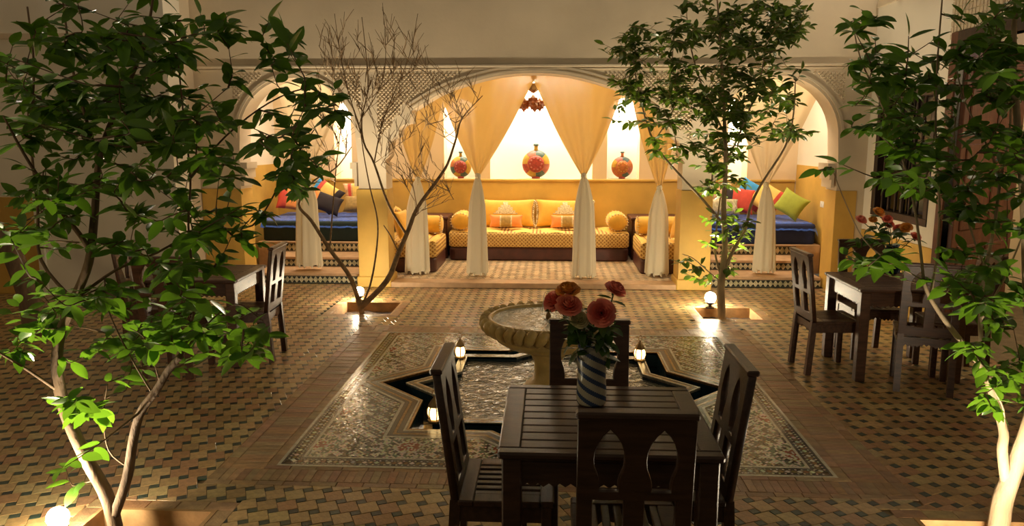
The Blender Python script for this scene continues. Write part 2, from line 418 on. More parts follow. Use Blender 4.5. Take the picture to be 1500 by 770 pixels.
stuff(rest.build('brick_paving', 'bejmat', fb))
# ------------------------------------------------------------------ mosaic carpet of cut tile
CREAM = (.80, .76, .62); BLK = (.025, .028, .026); TANM = (.34, .22, .09); REDM = (.33, .07, .035); GRN = (.13, .19, .12); GREY = (.22, .21, .17)
ROS = .595
def mosaic_col(x, y):
    u, v = x-MC.x, y-MC.y
    gx = (round(u/ROS-.5)+.5)*ROS if True else 0; gy = (round((v-.345)/ROS))*ROS+.345 if v > 0 else (round((v+1.24)/ROS))*ROS-1.24
    du, dv = u-gx, v-gy; r = math.hypot(du, dv); th = math.atan2(dv, du)
    q = rnd.random(); n8 = math.cos(8*th); n16 = math.cos(16*th)
    if r < .07: return REDM if q < .62 else CREAM
    if r < .095: return CREAM if q < .75 else TANM
    if r < .125: return BLK if n16 > -.2 else CREAM
    if r < .16: return GRN if q < .6 else CREAM
    if r < .185: return CREAM if q < .8 else GREY
    if r < .215: return BLK if n16 > -.1 else CREAM
    if r < .245: return (TANM if q < .3 else CREAM) if n16 < .2 else BLK
    if r < .268: return BLK if q < .75 else GRN
    w = math.cos(u*118)*math.cos(v*118)+.35*math.cos((u+v)*42)
    return CREAM if w > .22 else (BLK if w < -.12 else (TANM if q < .25 else (GREY if q < .5 else CREAM)))
def inside(pt, poly):
    x, y = pt; r = False
    for i in range(len(poly)):
        x1, y1 = poly[i]; x2, y2 = poly[i-1]
        if (y1 > y) != (y2 > y) and x < (x2-x1)*(y-y1)/(y2-y1)+x1: r = not r
    return r
RIMO = 1.545
so = star(RIMO+.012); si = star(1.15); si2 = star(1.05)
mos = MB(); st = .0150; bw = .135
def piece(cx, cy, h, col, z=0, rot=PI/4, tilt=.022):
    tx, ty = rnd.gauss(0, tilt), rnd.gauss(0, tilt); c, s = math.cos(rot), math.sin(rot)
    mos.poly([(cx+u*c-v*s, cy+u*s+v*c, z+tx*u+ty*v) for u, v in ((-h, -h), (h, -h), (h, h), (-h, h))], tuple(k*rnd.uniform(.8, 1.15) for k in col))
nx = int(2*MA/st*1.42)
for i in range(-nx, nx):
    for j in range(-nx, nx):
        a, b2 = i*st, j*st; x = MC.x+(a-b2)*.70711; y = MC.y+(a+b2)*.70711
        if abs(x-MC.x) > MA-bw or abs(y-MC.y) > MBD-bw: continue
        if inside((x, y), so): continue
        piece(x, y, st*.46, mosaic_col(x, y))
# chain strip of the border
def chain(p0, p1, nrm):
    d = Vector(p1)-Vector(p0); n = int(d.length/.035)
    for k in range(n):
        c = Vector(p0)+d*((k+.5)/n)
        for o2, col, h in ((-.026, BLK, .011), (0, TANM if k % 2 else CREAM, .013), (.026, BLK, .011)):
            q = c+Vector(nrm)*o2; piece(q.x, q.y, h, col, 0, 0 if o2 else PI/4, .012)
            if o2: 
                q2 = q+d.normalized()*.0175; piece(q2.x, q2.y, .006, CREAM, 0, PI/4, .012)
bx, by = MA-.068, MBD-.068
for p0, p1, nr in (((-bx, -by, 0), (bx, -by, 0), (0, 1, 0)), ((-bx, by, 0), (bx, by, 0), (0, 1, 0)), ((-bx, -by, 0), (-bx, by, 0), (1, 0, 0)), ((bx, -by, 0), (bx, by, 0), (1, 0, 0))):
    chain(MC+Vector(p0), MC+Vector(p1), nr)
stuff(mos.build('mosaic_pieces', 'mosaic', fb))
mb = MB()
extrude2d('mosaic_bed', [(MC.x-MA, MC.y-MBD), (MC.x+MA, MC.y-MBD), (MC.x+MA, MC.y+MBD), (MC.x-MA, MC.y+MBD)], [star(R0+.004)], .006, 'grout', fb, 'XY', off=-.0095)
def frame_strip(d0, d1, m, z=.0015):
    mb = MB(); x0, x1, y0, y1 = MC.x-MA, MC.x+MA, MC.y-MBD, MC.y+MBD
    mb.box(x0+d0, x1-d0, y0+d0, y0+d1, GZ, z); mb.box(x0+d0, x1-d0, y1-d1, y1-d0, GZ, z)
    mb.box(x0+d0, x0+d1, y0+d1, y1-d1, GZ, z); mb.box(x1-d1, x1-d0, y0+d1, y1-d1, GZ, z)
    mb.build('border_strip', m, fb)
frame_strip(0, .018, 'mosaic_white'); frame_strip(.020, .032, 'mosaic_dark', 0); frame_strip(.104, .118, 'mosaic_dark', 0); frame_strip(.119, .135, 'mosaic_white')
def star_ring(ra, rb, m, z1=.001, z0=-.02, name='star_rim', par=None):
    mb = MB(); A = star(ra); B = star(rb)
    for k in range(16):
        j = (k+1) % 16
        a0, a1, b0, b1 = A[k], A[j], B[k], B[j]
        mb.poly([(*a0, z1), (*a1, z1), (*b1, z1), (*b0, z1)][::-1] if ra > rb else [(*a0, z1), (*b0, z1), (*b1, z1), (*a1, z1)])
        mb.poly([(*a0, z0), (*a0, z1), (*a1, z1), (*a1, z0)]); mb.poly([(*b0, z0), (*b1, z0), (*b1, z1), (*b0, z1)])
    return mb.build(name, m, par)
for ra, rb, m in ((1.34, 1.365, 'mosaic_ochre'), (1.368, 1.388, 'mosaic_white'), (1.391, 1.440, 'mosaic_dark'), (1.443, 1.470, 'mosaic_ochre'), (1.473, 1.515, 'mosaic_dark'), (1.518, 1.545, 'mosaic_white')): star_ring(ra, rb, m, par=fb)
# ------------------------------------------------------------------ the star pool
pool = thing('star_pool', 'eight-pointed star pool of water sunk in the mosaic floor round the fountain', 'pool', (MC.x, MC.y, -.3))
def pw(mb, name, m, smooth=False):
    o = mb.build(name, m, pool, smooth); o.location = (-MC.x, -MC.y, .3); return o
mb = MB(); A = star(R0)
for k in range(16):
    j = (k+1) % 16; mb.poly([(*A[k], -.29), (*A[j], -.29), (*A[j], -.005), (*A[k], -.005)]); mb.poly([(MC.x, MC.y, -.29), (*A[k], -.29), (*A[j], -.29)])
pw(mb, 'basin_wall', 'pool_tile')
A, B = star(1.15), star(1.05)
mb = MB()
for k in range(16):
    j = (k+1) % 16
    for P in (A, B): mb.poly([(*P[k], -.29), (*P[j], -.29), (*P[j], -.004), (*P[k], -.004)])
pw(mb, 'rim_wall', 'pool_tile')
for ra, rb, m in ((1.15, 1.135, 'mosaic_white'), (1.133, 1.088, 'mosaic_dark'), (1.086, 1.072, 'mosaic_ochre'), (1.070, 1.05, 'mosaic_white')):
    o = star_ring(ra, rb, m, .002, -.02, 'rim_band', pool); o.location = (-MC.x, -MC.y, .3)
mb = MB(); A, B = star(R0-.002), star(1.152)
for k in range(16):
    j = (k+1) % 16; mb.poly([(*A[k], -.13), (*A[j], -.13), (*B[j], -.13), (*B[k], -.13)])
pw(mb, 'channel_water', 'water_channel')
mb = MB(); A = star(1.049)
for k in range(16):
    j = (k+1) % 16; mb.poly([(MC.x, MC.y, -.045), (*A[k], -.045), (*A[j], -.045)])
pw(mb, 'pool_water', 'water_pool')

# ------------------------------------------------------------------ tree pits
for (a, b2, c, d), where in zip(PITS, ('of the bare tree by the left pillar', 'of the slender tree by the right pillar', 'of the big leafy tree beside the mosaic', 'of the pale-trunked tree by the brick paving')):
    t = thing('tree_pit', 'square clay-lined tree pit ' + where, 'planter', ((a+b2)/2, (c+d)/2, -.22), 0, 'tree pits sunk in the floor')
    w, h = (b2-a)/2, (d-c)/2
    for q in ((-w-.0, w+.0, -h-.0, -h+.022), (-w-.0, w+.0, h-.022, h), (-w-.0, -w+.022, -h+.022, h-.022), (w-.022, w, -h+.022, h-.022)):
        MB().box(*q, 0, .2205).build('pit_wall', 'pit_clay', t)
    mb = MB(); n = 12
    R = [[(-w+2*w*i/n, -h+2*h*j/n, .11+rnd.uniform(-.012, .012)) for i in range(n+1)] for j in range(n+1)]
    mb.rings(R, close=False, cap0=False, cap1=False).build('soil', 'soil', t, True)

# ------------------------------------------------------------------ arcade wall
half = [(0, 2.694), (.22, 2.688), (.42, 2.665), (.60, 2.628), (.80, 2.575), (1.01, 2.51), (1.18, 2.44), (1.33, 2.355), (1.44, 2.29), (1.534, 2.228), (1.537, 2.09), (1.59, 2.085), (1.645, 2.06), (1.68, 2.01), (1.692, 1.95), (1.695, 1.925), (1.75, 1.91), (1.80, 1.87), (1.822, 1.80), (1.825, 1.68), (1.86, 1.64), (1.885, 1.60), (1.885, 1.595), (1.86, 1.59), (1.859, 0)]
big = [(CX-dx, z) for dx, z in reversed(half)]+[(CX+dx, z) for dx, z in half[1:]]
def side_arch(cx, hw=.745, top=2.65):
    zs = top-hw; pts = [(cx-hw-.02, 0), (cx-hw-.02, 1.60)]
    for k in range(25):
        a = PI-PI*k/24; pts.append((cx+hw*math.cos(a), zs+hw*math.sin(a)*1.0))
    pts += [(cx+hw+.02, 1.60), (cx+hw+.02, 0)]
    return pts
AR = [side_arch(CX-2.982), big, side_arch(CX+2.982)]
outer = [(XL, 0)]
for a in AR: outer += a
outer += [(XR, 0), (XR, 5.6), (XL, 5.6)]
wb = struct(extrude2d('wall_back', outer, [], ARC_T, 'plaster', off=ARC_Y))
# cornice and arch mouldings
MB().box(XL, XR-.01, ARC_Y-.03, ARC_Y, 2.765, 2.80, b=.008).build('cornice', 'plaster', wb)
MB().box(XL, XR-.01, ARC_Y-.015, ARC_Y, 2.735, 2.750).build('cornice', 'plaster', wb)
def arch_mould(pts, off, w, y):
    mb = MB(); ins = []
    R = []
    P = [Vector((p[0], 0, p[1])) for p in pts]
    for i, p in enumerate(P):
        tg = (P[min(i+1, len(P)-1)]-P[max(i-1, 0)]).normalized(); nr = Vector((-tg.z, 0, tg.x))
        c = p+nr*off
        R.append([(c.x-nr.x*w/2, ARC_Y+.01, c.z-nr.z*w/2), (c.x-nr.x*w/2, ARC_Y-y, c.z-nr.z*w/2), (c.x+nr.x*w/2, ARC_Y-y, c.z+nr.z*w/2), (c.x+nr.x*w/2, ARC_Y+.01, c.z+nr.z*w/2)])
    return mb.rings(R)
for pts in (big[5:-5],): 
    sm = [p for p in pts if p[1] > 2.2]
    arch_mould(sm, .035, .02, .015).build('arch_moulding', 'plaster', wb); arch_mould(sm, .085, .025, .02).build('arch_moulding', 'plaster', wb)
for pts in (AR[0], AR[2]):
    arch_mould(pts[2:-2], .05, .03, .018).build('arch_moulding', 'plaster', wb)
# carved lattice of the spandrels: rows of small raised diamonds
carve = MB(); stp = .052
def dist_seg(p, pts):
    return min(math.hypot(p[0]-q[0], p[1]-q[1]) for q in pts)
dens = []
for pts in AR:
    d2 = []
    for i in range(len(pts)-1):
        for k in range(6): d2.append((pts[i][0]+(pts[i+1][0]-pts[i][0])*k/6, pts[i][1]+(pts[i+1][1]-pts[i][1])*k/6))
    dens.append([p for p in d2 if p[1] > 1.5])
pil = [(-2.266, 'c'), (1.832, 'c')]
for i in range(int((XR-XL)/stp*2)):
    for j in range(30):
        x = XL+.1+i*stp/2; z = 1.72+j*stp+(stp/2 if i % 2 else 0)
        if z > 2.70 or x > XR-.12 or x < XL+.12: continue
        if any(abs(x-px) < .10 for px, _ in pil): continue
        if any(inside((x, z), a+[(a[-1][0], -1), (a[0][0], -1)]) for a in AR): continue
        if min(dist_seg((x, z), d2) for d2 in dens) < .125: continue
        if abs(x-CX) > 3.78 or (abs(x-CX) < 1.9 and z < 1.95): continue
        h = stp*.40; y0, y1 = ARC_Y+.002, ARC_Y-.014
        k = len(carve.v); carve.v += [(x-h, y0, z), (x, y0, z-h), (x+h, y0, z), (x, y0, z+h), (x-h*.45, y1, z), (x, y1, z-h*.45), (x+h*.45, y1, z), (x, y1, z+h*.45)]
        for q in range(4): carve.face((k+q, k+(q+1) % 4, k+4+(q+1) % 4, k+4+q))
        carve.face((k+4, k+5, k+6, k+7))
stuff(carve.build('carved_lattice', 'carved', wb))
# ochre dado round the pillars, plinths and corbels
for x0, x1 in ((-2.456, -2.076), (1.642, 2.022), (3.53, XR-.1), (XL+.02, -3.97)):
    MB().box(x0-.008, x1+.008, ARC_Y-.010, ARC_Y+ARC_T+.010, .0, 1.265, b=.004).build('dado', 'ochre', wb)
    if x1 < 2.5 and x0 > -3: MB().box(x0-.03, x1+.03, ARC_Y-.035, ARC_Y+ARC_T+.03, 0, .14, b=.01).build('plinth', 'ochre', wb)
for x, s in ((3.5, -1), (-3.96, 1), (-2.456, -1), (2.022, 1)):
    mb = MB()
    for k, (z0, z1, d) in enumerate(((1.30, 1.40, .035), (1.40, 1.52, .06), (1.52, 1.60, .085))):
        mb.box(min(x, x+s*d), max(x, x+s*d), ARC_Y+.01, ARC_Y+ARC_T-.01, z0, z1)
    mb.build('corbel', 'plaster', wb)
# courtyard side walls
WIN = (7.86, 9.22, 1.0, 2.42); DOOR = (6.05, 7.55, 0, 2.78)
wr = struct(extrude2d('wall_right', [(1.0, 0), (DOOR[0], 0), (DOOR[0], DOOR[3]), (DOOR[1], DOOR[3]), (DOOR[1], 0), (ARC_Y, 0), (ARC_Y, 5.6), (1.0, 5.6)], [[(WIN[0], WIN[2]), (WIN[1], WIN[2]), (WIN[1], WIN[3]), (WIN[0], WIN[3])]], .10, 'plaster_white', plane='YZ', off=XR))
MB().box(XR-.012, XR, DOOR[1]+.1, ARC_Y-.02, 0, .80, b=.004).build('dado', 'ochre', wr)
MB().box(XR-.012, XR, 1.0, DOOR[0]-.1, 0, .80, b=.004).build('dado', 'ochre', wr)
mb = MB()
for i in range(30):
    for j in range(9):
        y = 5.95+i*.06; z = 2.87+j*.06; h = .024
        mb.box(XR-.012, XR, y-h, y+h, z-h, z+h)
stuff(mb.build('carved_lattice', 'carved', wr))
MB().box(XR-.03, XR, 1.0, ARC_Y-.035, 3.42, 3.50, b=.006).build('cornice', 'plaster', wr)
w1 = struct(MB().box(XR+.09, XR+.10, WIN[0], WIN[1], WIN[2], WIN[3]).build('window_1', 'glass_dark'))
fm = MB()
for q in ((WIN[0], WIN[1], WIN[2], WIN[2]+.08), (WIN[0], WIN[1], WIN[3]-.08, WIN[3]), (WIN[0], WIN[0]+.09, WIN[2]+.08, WIN[3]-.08), (WIN[1]-.09, WIN[1], WIN[2]+.08, WIN[3]-.08)):
    fm.box(XR-.01, XR+.09, *q, b=.006)
fm.build('window_frame', 'wood_window', w1)
for k in range(1, 8):
    y = WIN[0]+(WIN[1]-WIN[0])*k/8; MB().tube([(XR+.05, y, WIN[2]+.07), (XR+.05, y, WIN[3]-.07)], .016 if k != 4 else .03, 8).build('window_bar', 'wood_window', w1)
# room behind the open door
rm = struct(MB().box(6.4, 6.5, 5.2, 9.4, 0, 3.4).build('wall_room', 'plaster_warm'))
MB().box(XR+.1, 6.4, 9.0, 9.1, 0, 3.4).build('side_wall', 'plaster_warm', rm); MB().box(XR+.1, 6.5, 5.2, 9.1, 3.4, 3.45).build('room_ceiling', 'plaster_white', rm); MB().box(XR+.1, 6.4, 5.1, 5.2, 0, 3.4).build('side_wall', 'plaster_warm', rm)
d1 = struct(thing('door_1', 'tall reddish panelled wooden door leaf standing open in the right wall', 'door', (XR+.06, DOOR[1]-.04, 0), math.radians(36)))
del d1['category']; del d1['label']
MB().box(0, 1.22, -.025, .025, .01, 2.76, b=.006).build('door_leaf', 'wood_red', d1)
for zz0, zz1 in ((.15, .85), (1.0, 1.85), (2.0, 2.62)):
    for x0, x1 in ((.1, .56), (.66, 1.12)): MB().box(x0, x1, -.042, -.02, zz0, zz1, b=.012).build('door_panel', 'wood_red', d1)
MB().tube([(1.14, -.03, 1.05), (1.14, -.075, 1.05), (1.02, -.075, 1.05)], .011, 8).build('door_handle', 'brass', d1)
tr = struct(MB().box(XR-.02, XR+.11, DOOR[1]-.0, DOOR[1]+.12, 0, 2.9).build('trim_1', 'wood_red'))
MB().box(XR-.02, XR+.11, DOOR[0]-.12, DOOR[0], 0, 2.9).build('jamb', 'wood_window', tr); MB().box(XR-.02, XR+.11, DOOR[0], DOOR[1], 2.78, 2.9).build('lintel', 'wood_window', tr)
wl = struct(MB().box(-8.4, XL, YL, YL+.4, 0, 5.6).build('wall_left', 'plaster_white'))
MB().box(XL-.4, XL, YL+.4, ARC_Y+.3, 0, 5.6).build('wall_return', 'plaster', wl)
MB().box(-8.2, -6.27, YL-.012, YL, 0, 1.20, b=.004).build('dado', 'ochre', wl)
MB().box(-6.27, -6.18, YL-.035, YL, 0, 1.26, b=.006).build('pilaster_strip', 'plaster_white', wl)
MB().box(-8.2, XL, YL-.03, YL, 3.05, 3.12, b=.006).build('cornice', 'plaster', wl)
wl2 = struct(MB().box(-8.5, -8.3, 1.0, YL, 0, 5.6).build('wall_far_left', 'plaster'))

# ------------------------------------------------------------------ alcoves
NICHES = [(-.96, .67, 1.263, 2.95, False), (.90, 1.41, 1.263, 2.53, True), (-1.70, -1.19, 1.263, 2.53, True), (-3.48, -3.20, 1.263, 2.53, True), (2.78, 3.10, 1.263, 2.53, True)]
def niche_outline(x0, x1, z0, z1, arch):
    if not arch: return [(x0, z0), (x1, z0), (x1, z1), (x0, z1)]
    r = (x1-x0)/2; pts = [(x0, z0), (x1, z0)]
    for k in range(13): a = PI*k/12; pts.append((x0+r+r*math.cos(a), z1-r+r*math.sin(a)))
    return pts
wa = struct(extrude2d('wall_alcove', [(-4.6, 0), (3.99, 0), (3.99, 3.3), (-4.6, 3.3)], [niche_outline(*n) for n in NICHES], .34, 'plaster_warm', off=BACK))
for n in NICHES:
    MB().box(n[0]-.05, n[1]+.05, BACK+.34, BACK+.38, n[2]-.05, n[3]+.05).build('niche_back', 'niche_white', wa)
MB().box(-4.45, 3.85, BACK-.012, BACK, 0, 1.225, b=.003).build('dado', 'ochre', wa)
MB().box(-4.45, 3.85, BACK-.03, BACK+.0, 1.225, 1.262, b=.006).build('sill', 'ochre', wa)
ws = struct(MB().box(3.87, 3.99, ARC_Y+ARC_T, BACK, 0, 3.3).build('wall_alcove_right', 'plaster_white'))
MB().box(3.858, 3.87, ARC_Y+ARC_T, BACK-.03, 0, 1.50).build('dado', 'ochre', ws)
ws2 = struct(MB().box(-4.6, -4.45, ARC_Y+.3, BACK, 0, 3.3).build('wall_alcove_left', 'plaster_white'))
MB().box(-4.45, -4.438, ARC_Y+ARC_T, BACK-.03, 0, 1.50).build('dado', 'ochre', ws2)
struct(MB().box(-4.6, 3.99, ARC_Y+ARC_T, BACK+.34, 3.3, 3.4).build('ceiling', 'plaster_white'))
fa = struct(MB().box(-2.456, 2.022, ARC_Y+.06, BACK, -.02, .052).build('floor_alcove', 'grout'))
mb = MB().box(-2.07, 1.64, ARC_Y-.02, ARC_Y+.10, .0, .068, b=.006); mb.build('step_edge', 'step_clay', fa)
MB().box(-2.07, 1.64, ARC_Y+.10, ARC_Y+.30, .045, .062, b=.002).build('threshold', 'step_clay', fa)
LT = [(.62, .46, .28), (.58, .40, .24), (.66, .50, .32)]
lattice(-2.4, 1.98, ARC_Y+.30, BACK-.02, .062, [], False, fa, LT, [(.16, .12, .08), (.12, .10, .07)], 'tile')

def steps(x0, x1, label):
    t = thing('tiled_steps', label, 'steps', ((x0+x1)/2, 9.66, 0), 0, 'tiled steps up to the daybeds')
    w = (x1-x0)/2
    for k, (y0, y1, z0, zr, z1) in enumerate(((0, .56, 0, .10, .135), (.54, 1.08, .135, .235, .27), (1.04, 2.37, .27, .395, .41))):
        MB().box(-w, w, y0, y1, z0, zr).build('riser', 'fabric_cream', t)
        if k < 2: MB().box(-w, w, y0-.012, y1, zr, z1, b=.006).build('tread', 'step_clay', t)
        else:
            MB().box(-w, w, y0-.010, y1, zr, z1, b=.003).build('platform', 'step_clay', t)
            xa, xb = (-w-.34, -w) if x0 < 0 else (w, w+.34)
            MB().box(xa, xb, y0, y1, 0, z1, b=.003).build('platform_wing', 'step_clay', t)
        tri = MB(); n = int(2*w/.062); hh = (zr-z0)
        for i in range(n):
            xc = -w+(i+.5)*2*w/n; r = w/n*.86; y = y0-.004; zc = (z0+zr)/2; h = hh*.40
            tri.poly([(xc-r, y, zc+h), (xc, y, zc+.004), (xc+r, y, zc+h)]); tri.poly([(xc-r, y, zc-h), (xc+r, y, zc-h), (xc, y, zc-.004)])
        stuff(tri.build('riser_tiles', 'mosaic_dark', t))
        for zz in (z0+.004, zr-.004): MB().box(-w, w, y0-.006, y0, zz-.004, zz+.004).build('tile_edging', 'mosaic_dark', t)
steps(-3.94, -2.47, 'three tiled steps below the dark green daybed behind the left arch')
steps(2.035, 3.49, 'three tiled steps below the navy daybed behind the right arch')

def rbox(w, d, h, r, seg=4):
    """upholstered block, rounded vertical corners and top edge, base at z=0"""
    def outline(ins):
        pts = []
        for cx, cy, a0 in ((w/2-r, d/2-r, 0), (-w/2+r, d/2-r, PI/2), (-w/2+r, -d/2+r, PI), (w/2-r, -d/2+r, 1.5*PI)):
            for k in range(seg+1):
                a = a0+PI/2*k/seg; rr = max(r-ins, .005); pts.append((cx+rr*math.cos(a), cy+rr*math.sin(a)))
        return pts
    e = min(.035, h*.3); R = []
    for ins, z in ((e*.5, 0), (0, e*.5), (0, h-e), (e*.3, h-e*.35), (e, h)): R.append([(x, y, z) for x, y in outline(ins)])
    return MB().rings(R)
def sofa(label, x0, x1, y0, y1, z0=.066):
    t = thing('sofa_bench', label, 'sofa', ((x0+x1)/2, (y0+y1)/2, z0), 0, 'banquette sofas of the alcove')
    w, d = x1-x0, y1-y0
    rbox(w-.02, d-.02, .205, .09).build('base', 'sofa_base', t)
    o = rbox(w, d, .225, .10).build('mattress', 'brocade', t, True); o.location.z = .205
    q = MB(); n, k2 = 40, 8; R = []
    for j in range(k2+1):
        v = -1+2*j/k2
        R.append([((-1+2*i/n)*(w/2-.015), v*(d/2-.015)-(0), .435+.012*math.sin(i*.9+v)+rnd.uniform(-.003, .003)-(.012 if abs(v) > .9 else 0)) for i in range(n+1)])
    q.rings(R, close=False, cap0=False, cap1=False)
    k = len(q.v); q.build('quilt', 'fabric_yellow', t, True)
    return t
sofa('long yellow brocade sofa bench along the back wall under the central niche', -1.545, 1.205, 11.25, 12.02)
sofa('short yellow brocade sofa bench standing sideways against the left pillar side', -2.34, -1.56, 10.17, 11.22)
sofa('short yellow brocade sofa bench standing sideways against the right pillar side', 1.24, 2.0, 10.17, 11.22)
def corner_table(label, x0, x1):
    t = thing('corner_table', label, 'table', ((x0+x1)/2, 11.72, .066), 0, 'corner tables of the alcove'); w = (x1-x0)/2
    MB().box(-w, w, -.30, .30, 0, .60, b=.01).build('cabinet', 'sofa_base', t)
    MB().box(-w-.015, w+.015, -.32, .315, .60, .65, b=.012).build('table_top', 'sofa_base', t)
    for x in (-w+.02, w-.06): MB().box(x, x+.04, -.325, -.30, .05, .60, b=.008).build('corner_post', 'wood_brown', t)
corner_table('dark red wooden corner table between the long sofa and the left side sofa', -2.30, -1.58)
corner_table('dark red wooden corner table between the long sofa and the right side sofa', 1.25, 1.97)

def pillow(w, h, d, n=22, pinch=.10):
    """flat pillow in the local XZ plane, centred, thickness along Y"""
    mb = MB(); R = []
    def pt(u, v, s):
        e = max(0, (1-abs(u)**2.6))*max(0, (1-abs(v)**2.6))
        k = 1-pinch*(1-abs(v)**2)*abs(u)**3; k2 = 1-pinch*(1-abs(u)**2)*abs(v)**3
        return (u*w/2*k, s*d/2*e**.45, v*h/2*k2)
    for s in (-1, 1):
        R = [[pt(-1+2*i/n, -1+2*j/n, s) for i in range(n+1)] for j in range(n+1)]
        if s > 0: R = R[::-1]
        mb.rings(R, close=False, cap0=False, cap1=False)
    return mb
def place(o, loc, lean=0, rz=0, roll=0):
    o.matrix_world = Matrix.Translation(loc) @ Matrix.Rotation(rz, 4, 'Z') @ Matrix.Rotation(lean, 4, 'X') @ Matrix.Rotation(roll, 4, 'Y'); return o
def cushion(label, loc, size, m, lean=-.25, rz=0, roll=0, group=None, bands=(), trim=None, fr=None, name='cushion'):
    t = thing(name, label, 'cushion', group=group)
    pillow(*size).build('cover', m, t, True)
    w, h, d = size
    for x0, x1, bm in bands:        # coloured stripes sewn round the cover
        mb = pillow(w, h, d+.006); keep = MB(); cs = lambda f: sum(mb.v[i][0] for i in f)/len(f)
        fs = [f for f in mb.f if x0*w/2 < cs(f) < x1*w/2]; keep.v = mb.v; 
        used = sorted({i for f in fs for i in f}); mp = {i: k for k, i in enumerate(used)}; keep.v = [mb.v[i] for i in used]
        for f in fs: keep.face([mp[i] for i in f])
        keep.build('stripe', bm, t, True)
    if trim:                        # lace motif on the front face
        mb = pillow(w, h, d+.005, 24); keep = MB()
        fs = [f for f in mb.f if sum(mb.v[i][1] for i in f) < 0 and abs(sum(mb.v[i][0] for i in f)/4/(w/2)) < .42*(1-(sum(mb.v[i][2] for i in f)/4/(h/2)+.2)/1.0) and sum(mb.v[i][2] for i in f)/4 > -h*.1]
        used = sorted({i for f in fs for i in f}); mp = {i: k for k, i in enumerate(used)}; keep.v = [mb.v[i] for i in used]
        for f in fs: keep.face([mp[i] for i in f])
        if fs: keep.build('lace_motif', trim, t, True)
    if fr:
        for s in fr:
            mb = MB()
            for k in range(14):
                z = -h*.46+h*.92*k/13; x = s*w*.485*(1-.06*(1-abs(2*z/h)**2)); mb.tube([(x, 0, z), (x+s*.02, rnd.uniform(-.012, .012), z-.012), (x+s*.026, rnd.uniform(-.014, .014), z-.03)], [.007, .012, .009], 5)
            mb.build('fringe', 'fringe', t)
    return place(t, loc, lean, rz, roll)
SZ = .066+.462
g = 'big back cushions of the long sofa'
cushion('large yellow back cushion with lace motif beside the left bolster', (-.70, 11.86, SZ+.21), (.92, .44, .20), 'velvet_yellow', -.28, group=g, trim='fringe', fr=(1,))
cushion('large yellow back cushion with lace motif beside the right bolster', (.24, 11.86, SZ+.21), (.92, .44, .20), 'velvet_yellow', -.28, group=g, trim='fringe', fr=(-1, 1))
g = 'small orange pillows of the long sofa'
cushion('small orange pillow with gold middle band in front of the left back cushion', (-.68, 11.60, SZ+.105), (.53, .20, .15), 'fabric_orange', -.3, group=g, bands=((-.26, .26, 'fabric_gold'), (-.37, -.26, 'fringe'), (.26, .37, 'fringe')))
cushion('small orange pillow with gold middle band in front of the right back cushion', (.27, 11.60, SZ+.105), (.53, .20, .15), 'fabric_orange', -.3, group=g, bands=((-.26, .26, 'fabric_gold'), (-.37, -.26, 'fringe'), (.26, .37, 'fringe')))
def bolster(label, loc, rz, L, r, m='velvet_yellow', group='yellow bolsters'):
    t = thing('bolster', label, 'bolster', loc, rz, group); n = 20
    prof = [(.02, -L/2-.02), (r*.6, -L/2-.012), (r*.9, -L/2+.012), (r, -L/2+.06), (r*1.04, 0), (r, L/2-.06), (r*.9, L/2-.012), (r*.6, L/2+.012), (.02, L/2+.02)]
    mb = MB().lathe(prof, n); mb.v = [(z, x*1.15, y+r) for x, y, z in mb.v]; mb.build('cover', m, t, True)
    for s in (-1, 1):
        mb = MB(); 
        for k in range(20):
            a = 2*PI*k/20; mb.tube([(s*(L/2+.0), r*1.03*math.cos(a), r+r*.9*math.sin(a)), (s*(L/2-.02), r*1.2*math.cos(a), r+r*1.03*math.sin(a))], .008, 4)
        mb.build('piping', 'fringe', t)
bolster('plump yellow bolster at the left end of the long sofa', (-1.36, 11.55, SZ-.01), PI/2, .50, .135)
bolster('plump yellow bolster at the right end of the long sofa', (1.03, 11.55, SZ-.01), PI/2, .50, .135)
bolster('yellow bolster lying across the left side sofa', (-1.93, 11.0, SZ-.01), 0, .66, .13)
bolster('yellow bolster lying across the right side sofa', (1.60, 11.0, SZ-.01), 0, .66, .13)
cushion('square yellow fringed cushion leaning on the left pillar side of its sofa', (-2.17, 10.70, SZ+.20), (.36, .42, .16), 'velvet_yellow', -.25, PI/2+.25, 0, 'side sofa cushions', fr=(-1, 1))
cushion('square yellow cushion standing at the front of the left side sofa', (-2.06, 10.36, SZ+.19), (.36, .40, .15), 'velvet_yellow', -.3, PI/2-.35, 0, 'side sofa cushions', fr=(1,))
cushion('square yellow fringed cushion leaning on the right pillar side of its sofa', (1.83, 10.32, SZ+.21), (.46, .44, .18), 'velvet_yellow', -.28, -PI/2+.35, 0, 'side sofa cushions', fr=(-1, 1))

def daybed(label, x0, x1, mside):
    t = thing('daybed', label, 'bed', ((x0+x1)/2, 11.40, .41), 0, None); w, d = x1-x0, 1.22
    rbox(w, d, .29, .08).build('mattress', mside, t, True)
    n, k2 = 44, 26; R = []
    for j in range(k2+1):
        row = []
        for i in range(n+1):
            u, v = -1+2*i/n, -1+2*j/k2; e = max(abs(u), abs(v)); z = .30+rnd.uniform(-.006, .01)
            if v < -.86: z -= (-.86-v)/.14*.10
            if u > .94 : z -= (u-.94)/.06*.08
            row.append((u*(w/2+.015), v*(d/2+.02), z))
        R.append(row)
    MB().rings(R, close=False, cap0=False, cap1=False).build('throw', 'blue_throw', t, True)
daybed('daybed with black-green mattress and bright blue throw behind the left arch', -4.25, -2.50, 'green_black')
daybed('daybed with navy mattress and bright blue throw behind the right arch', 2.05, 3.80, 'navy')
BZ = .775
g = 'cushions heaped on the daybeds'
cushion('green cushion leaning at the end of the navy daybed', (3.52, 11.12, BZ+.18), (.42, .36, .16), 'fabric_green', -.35, -.55, .5)
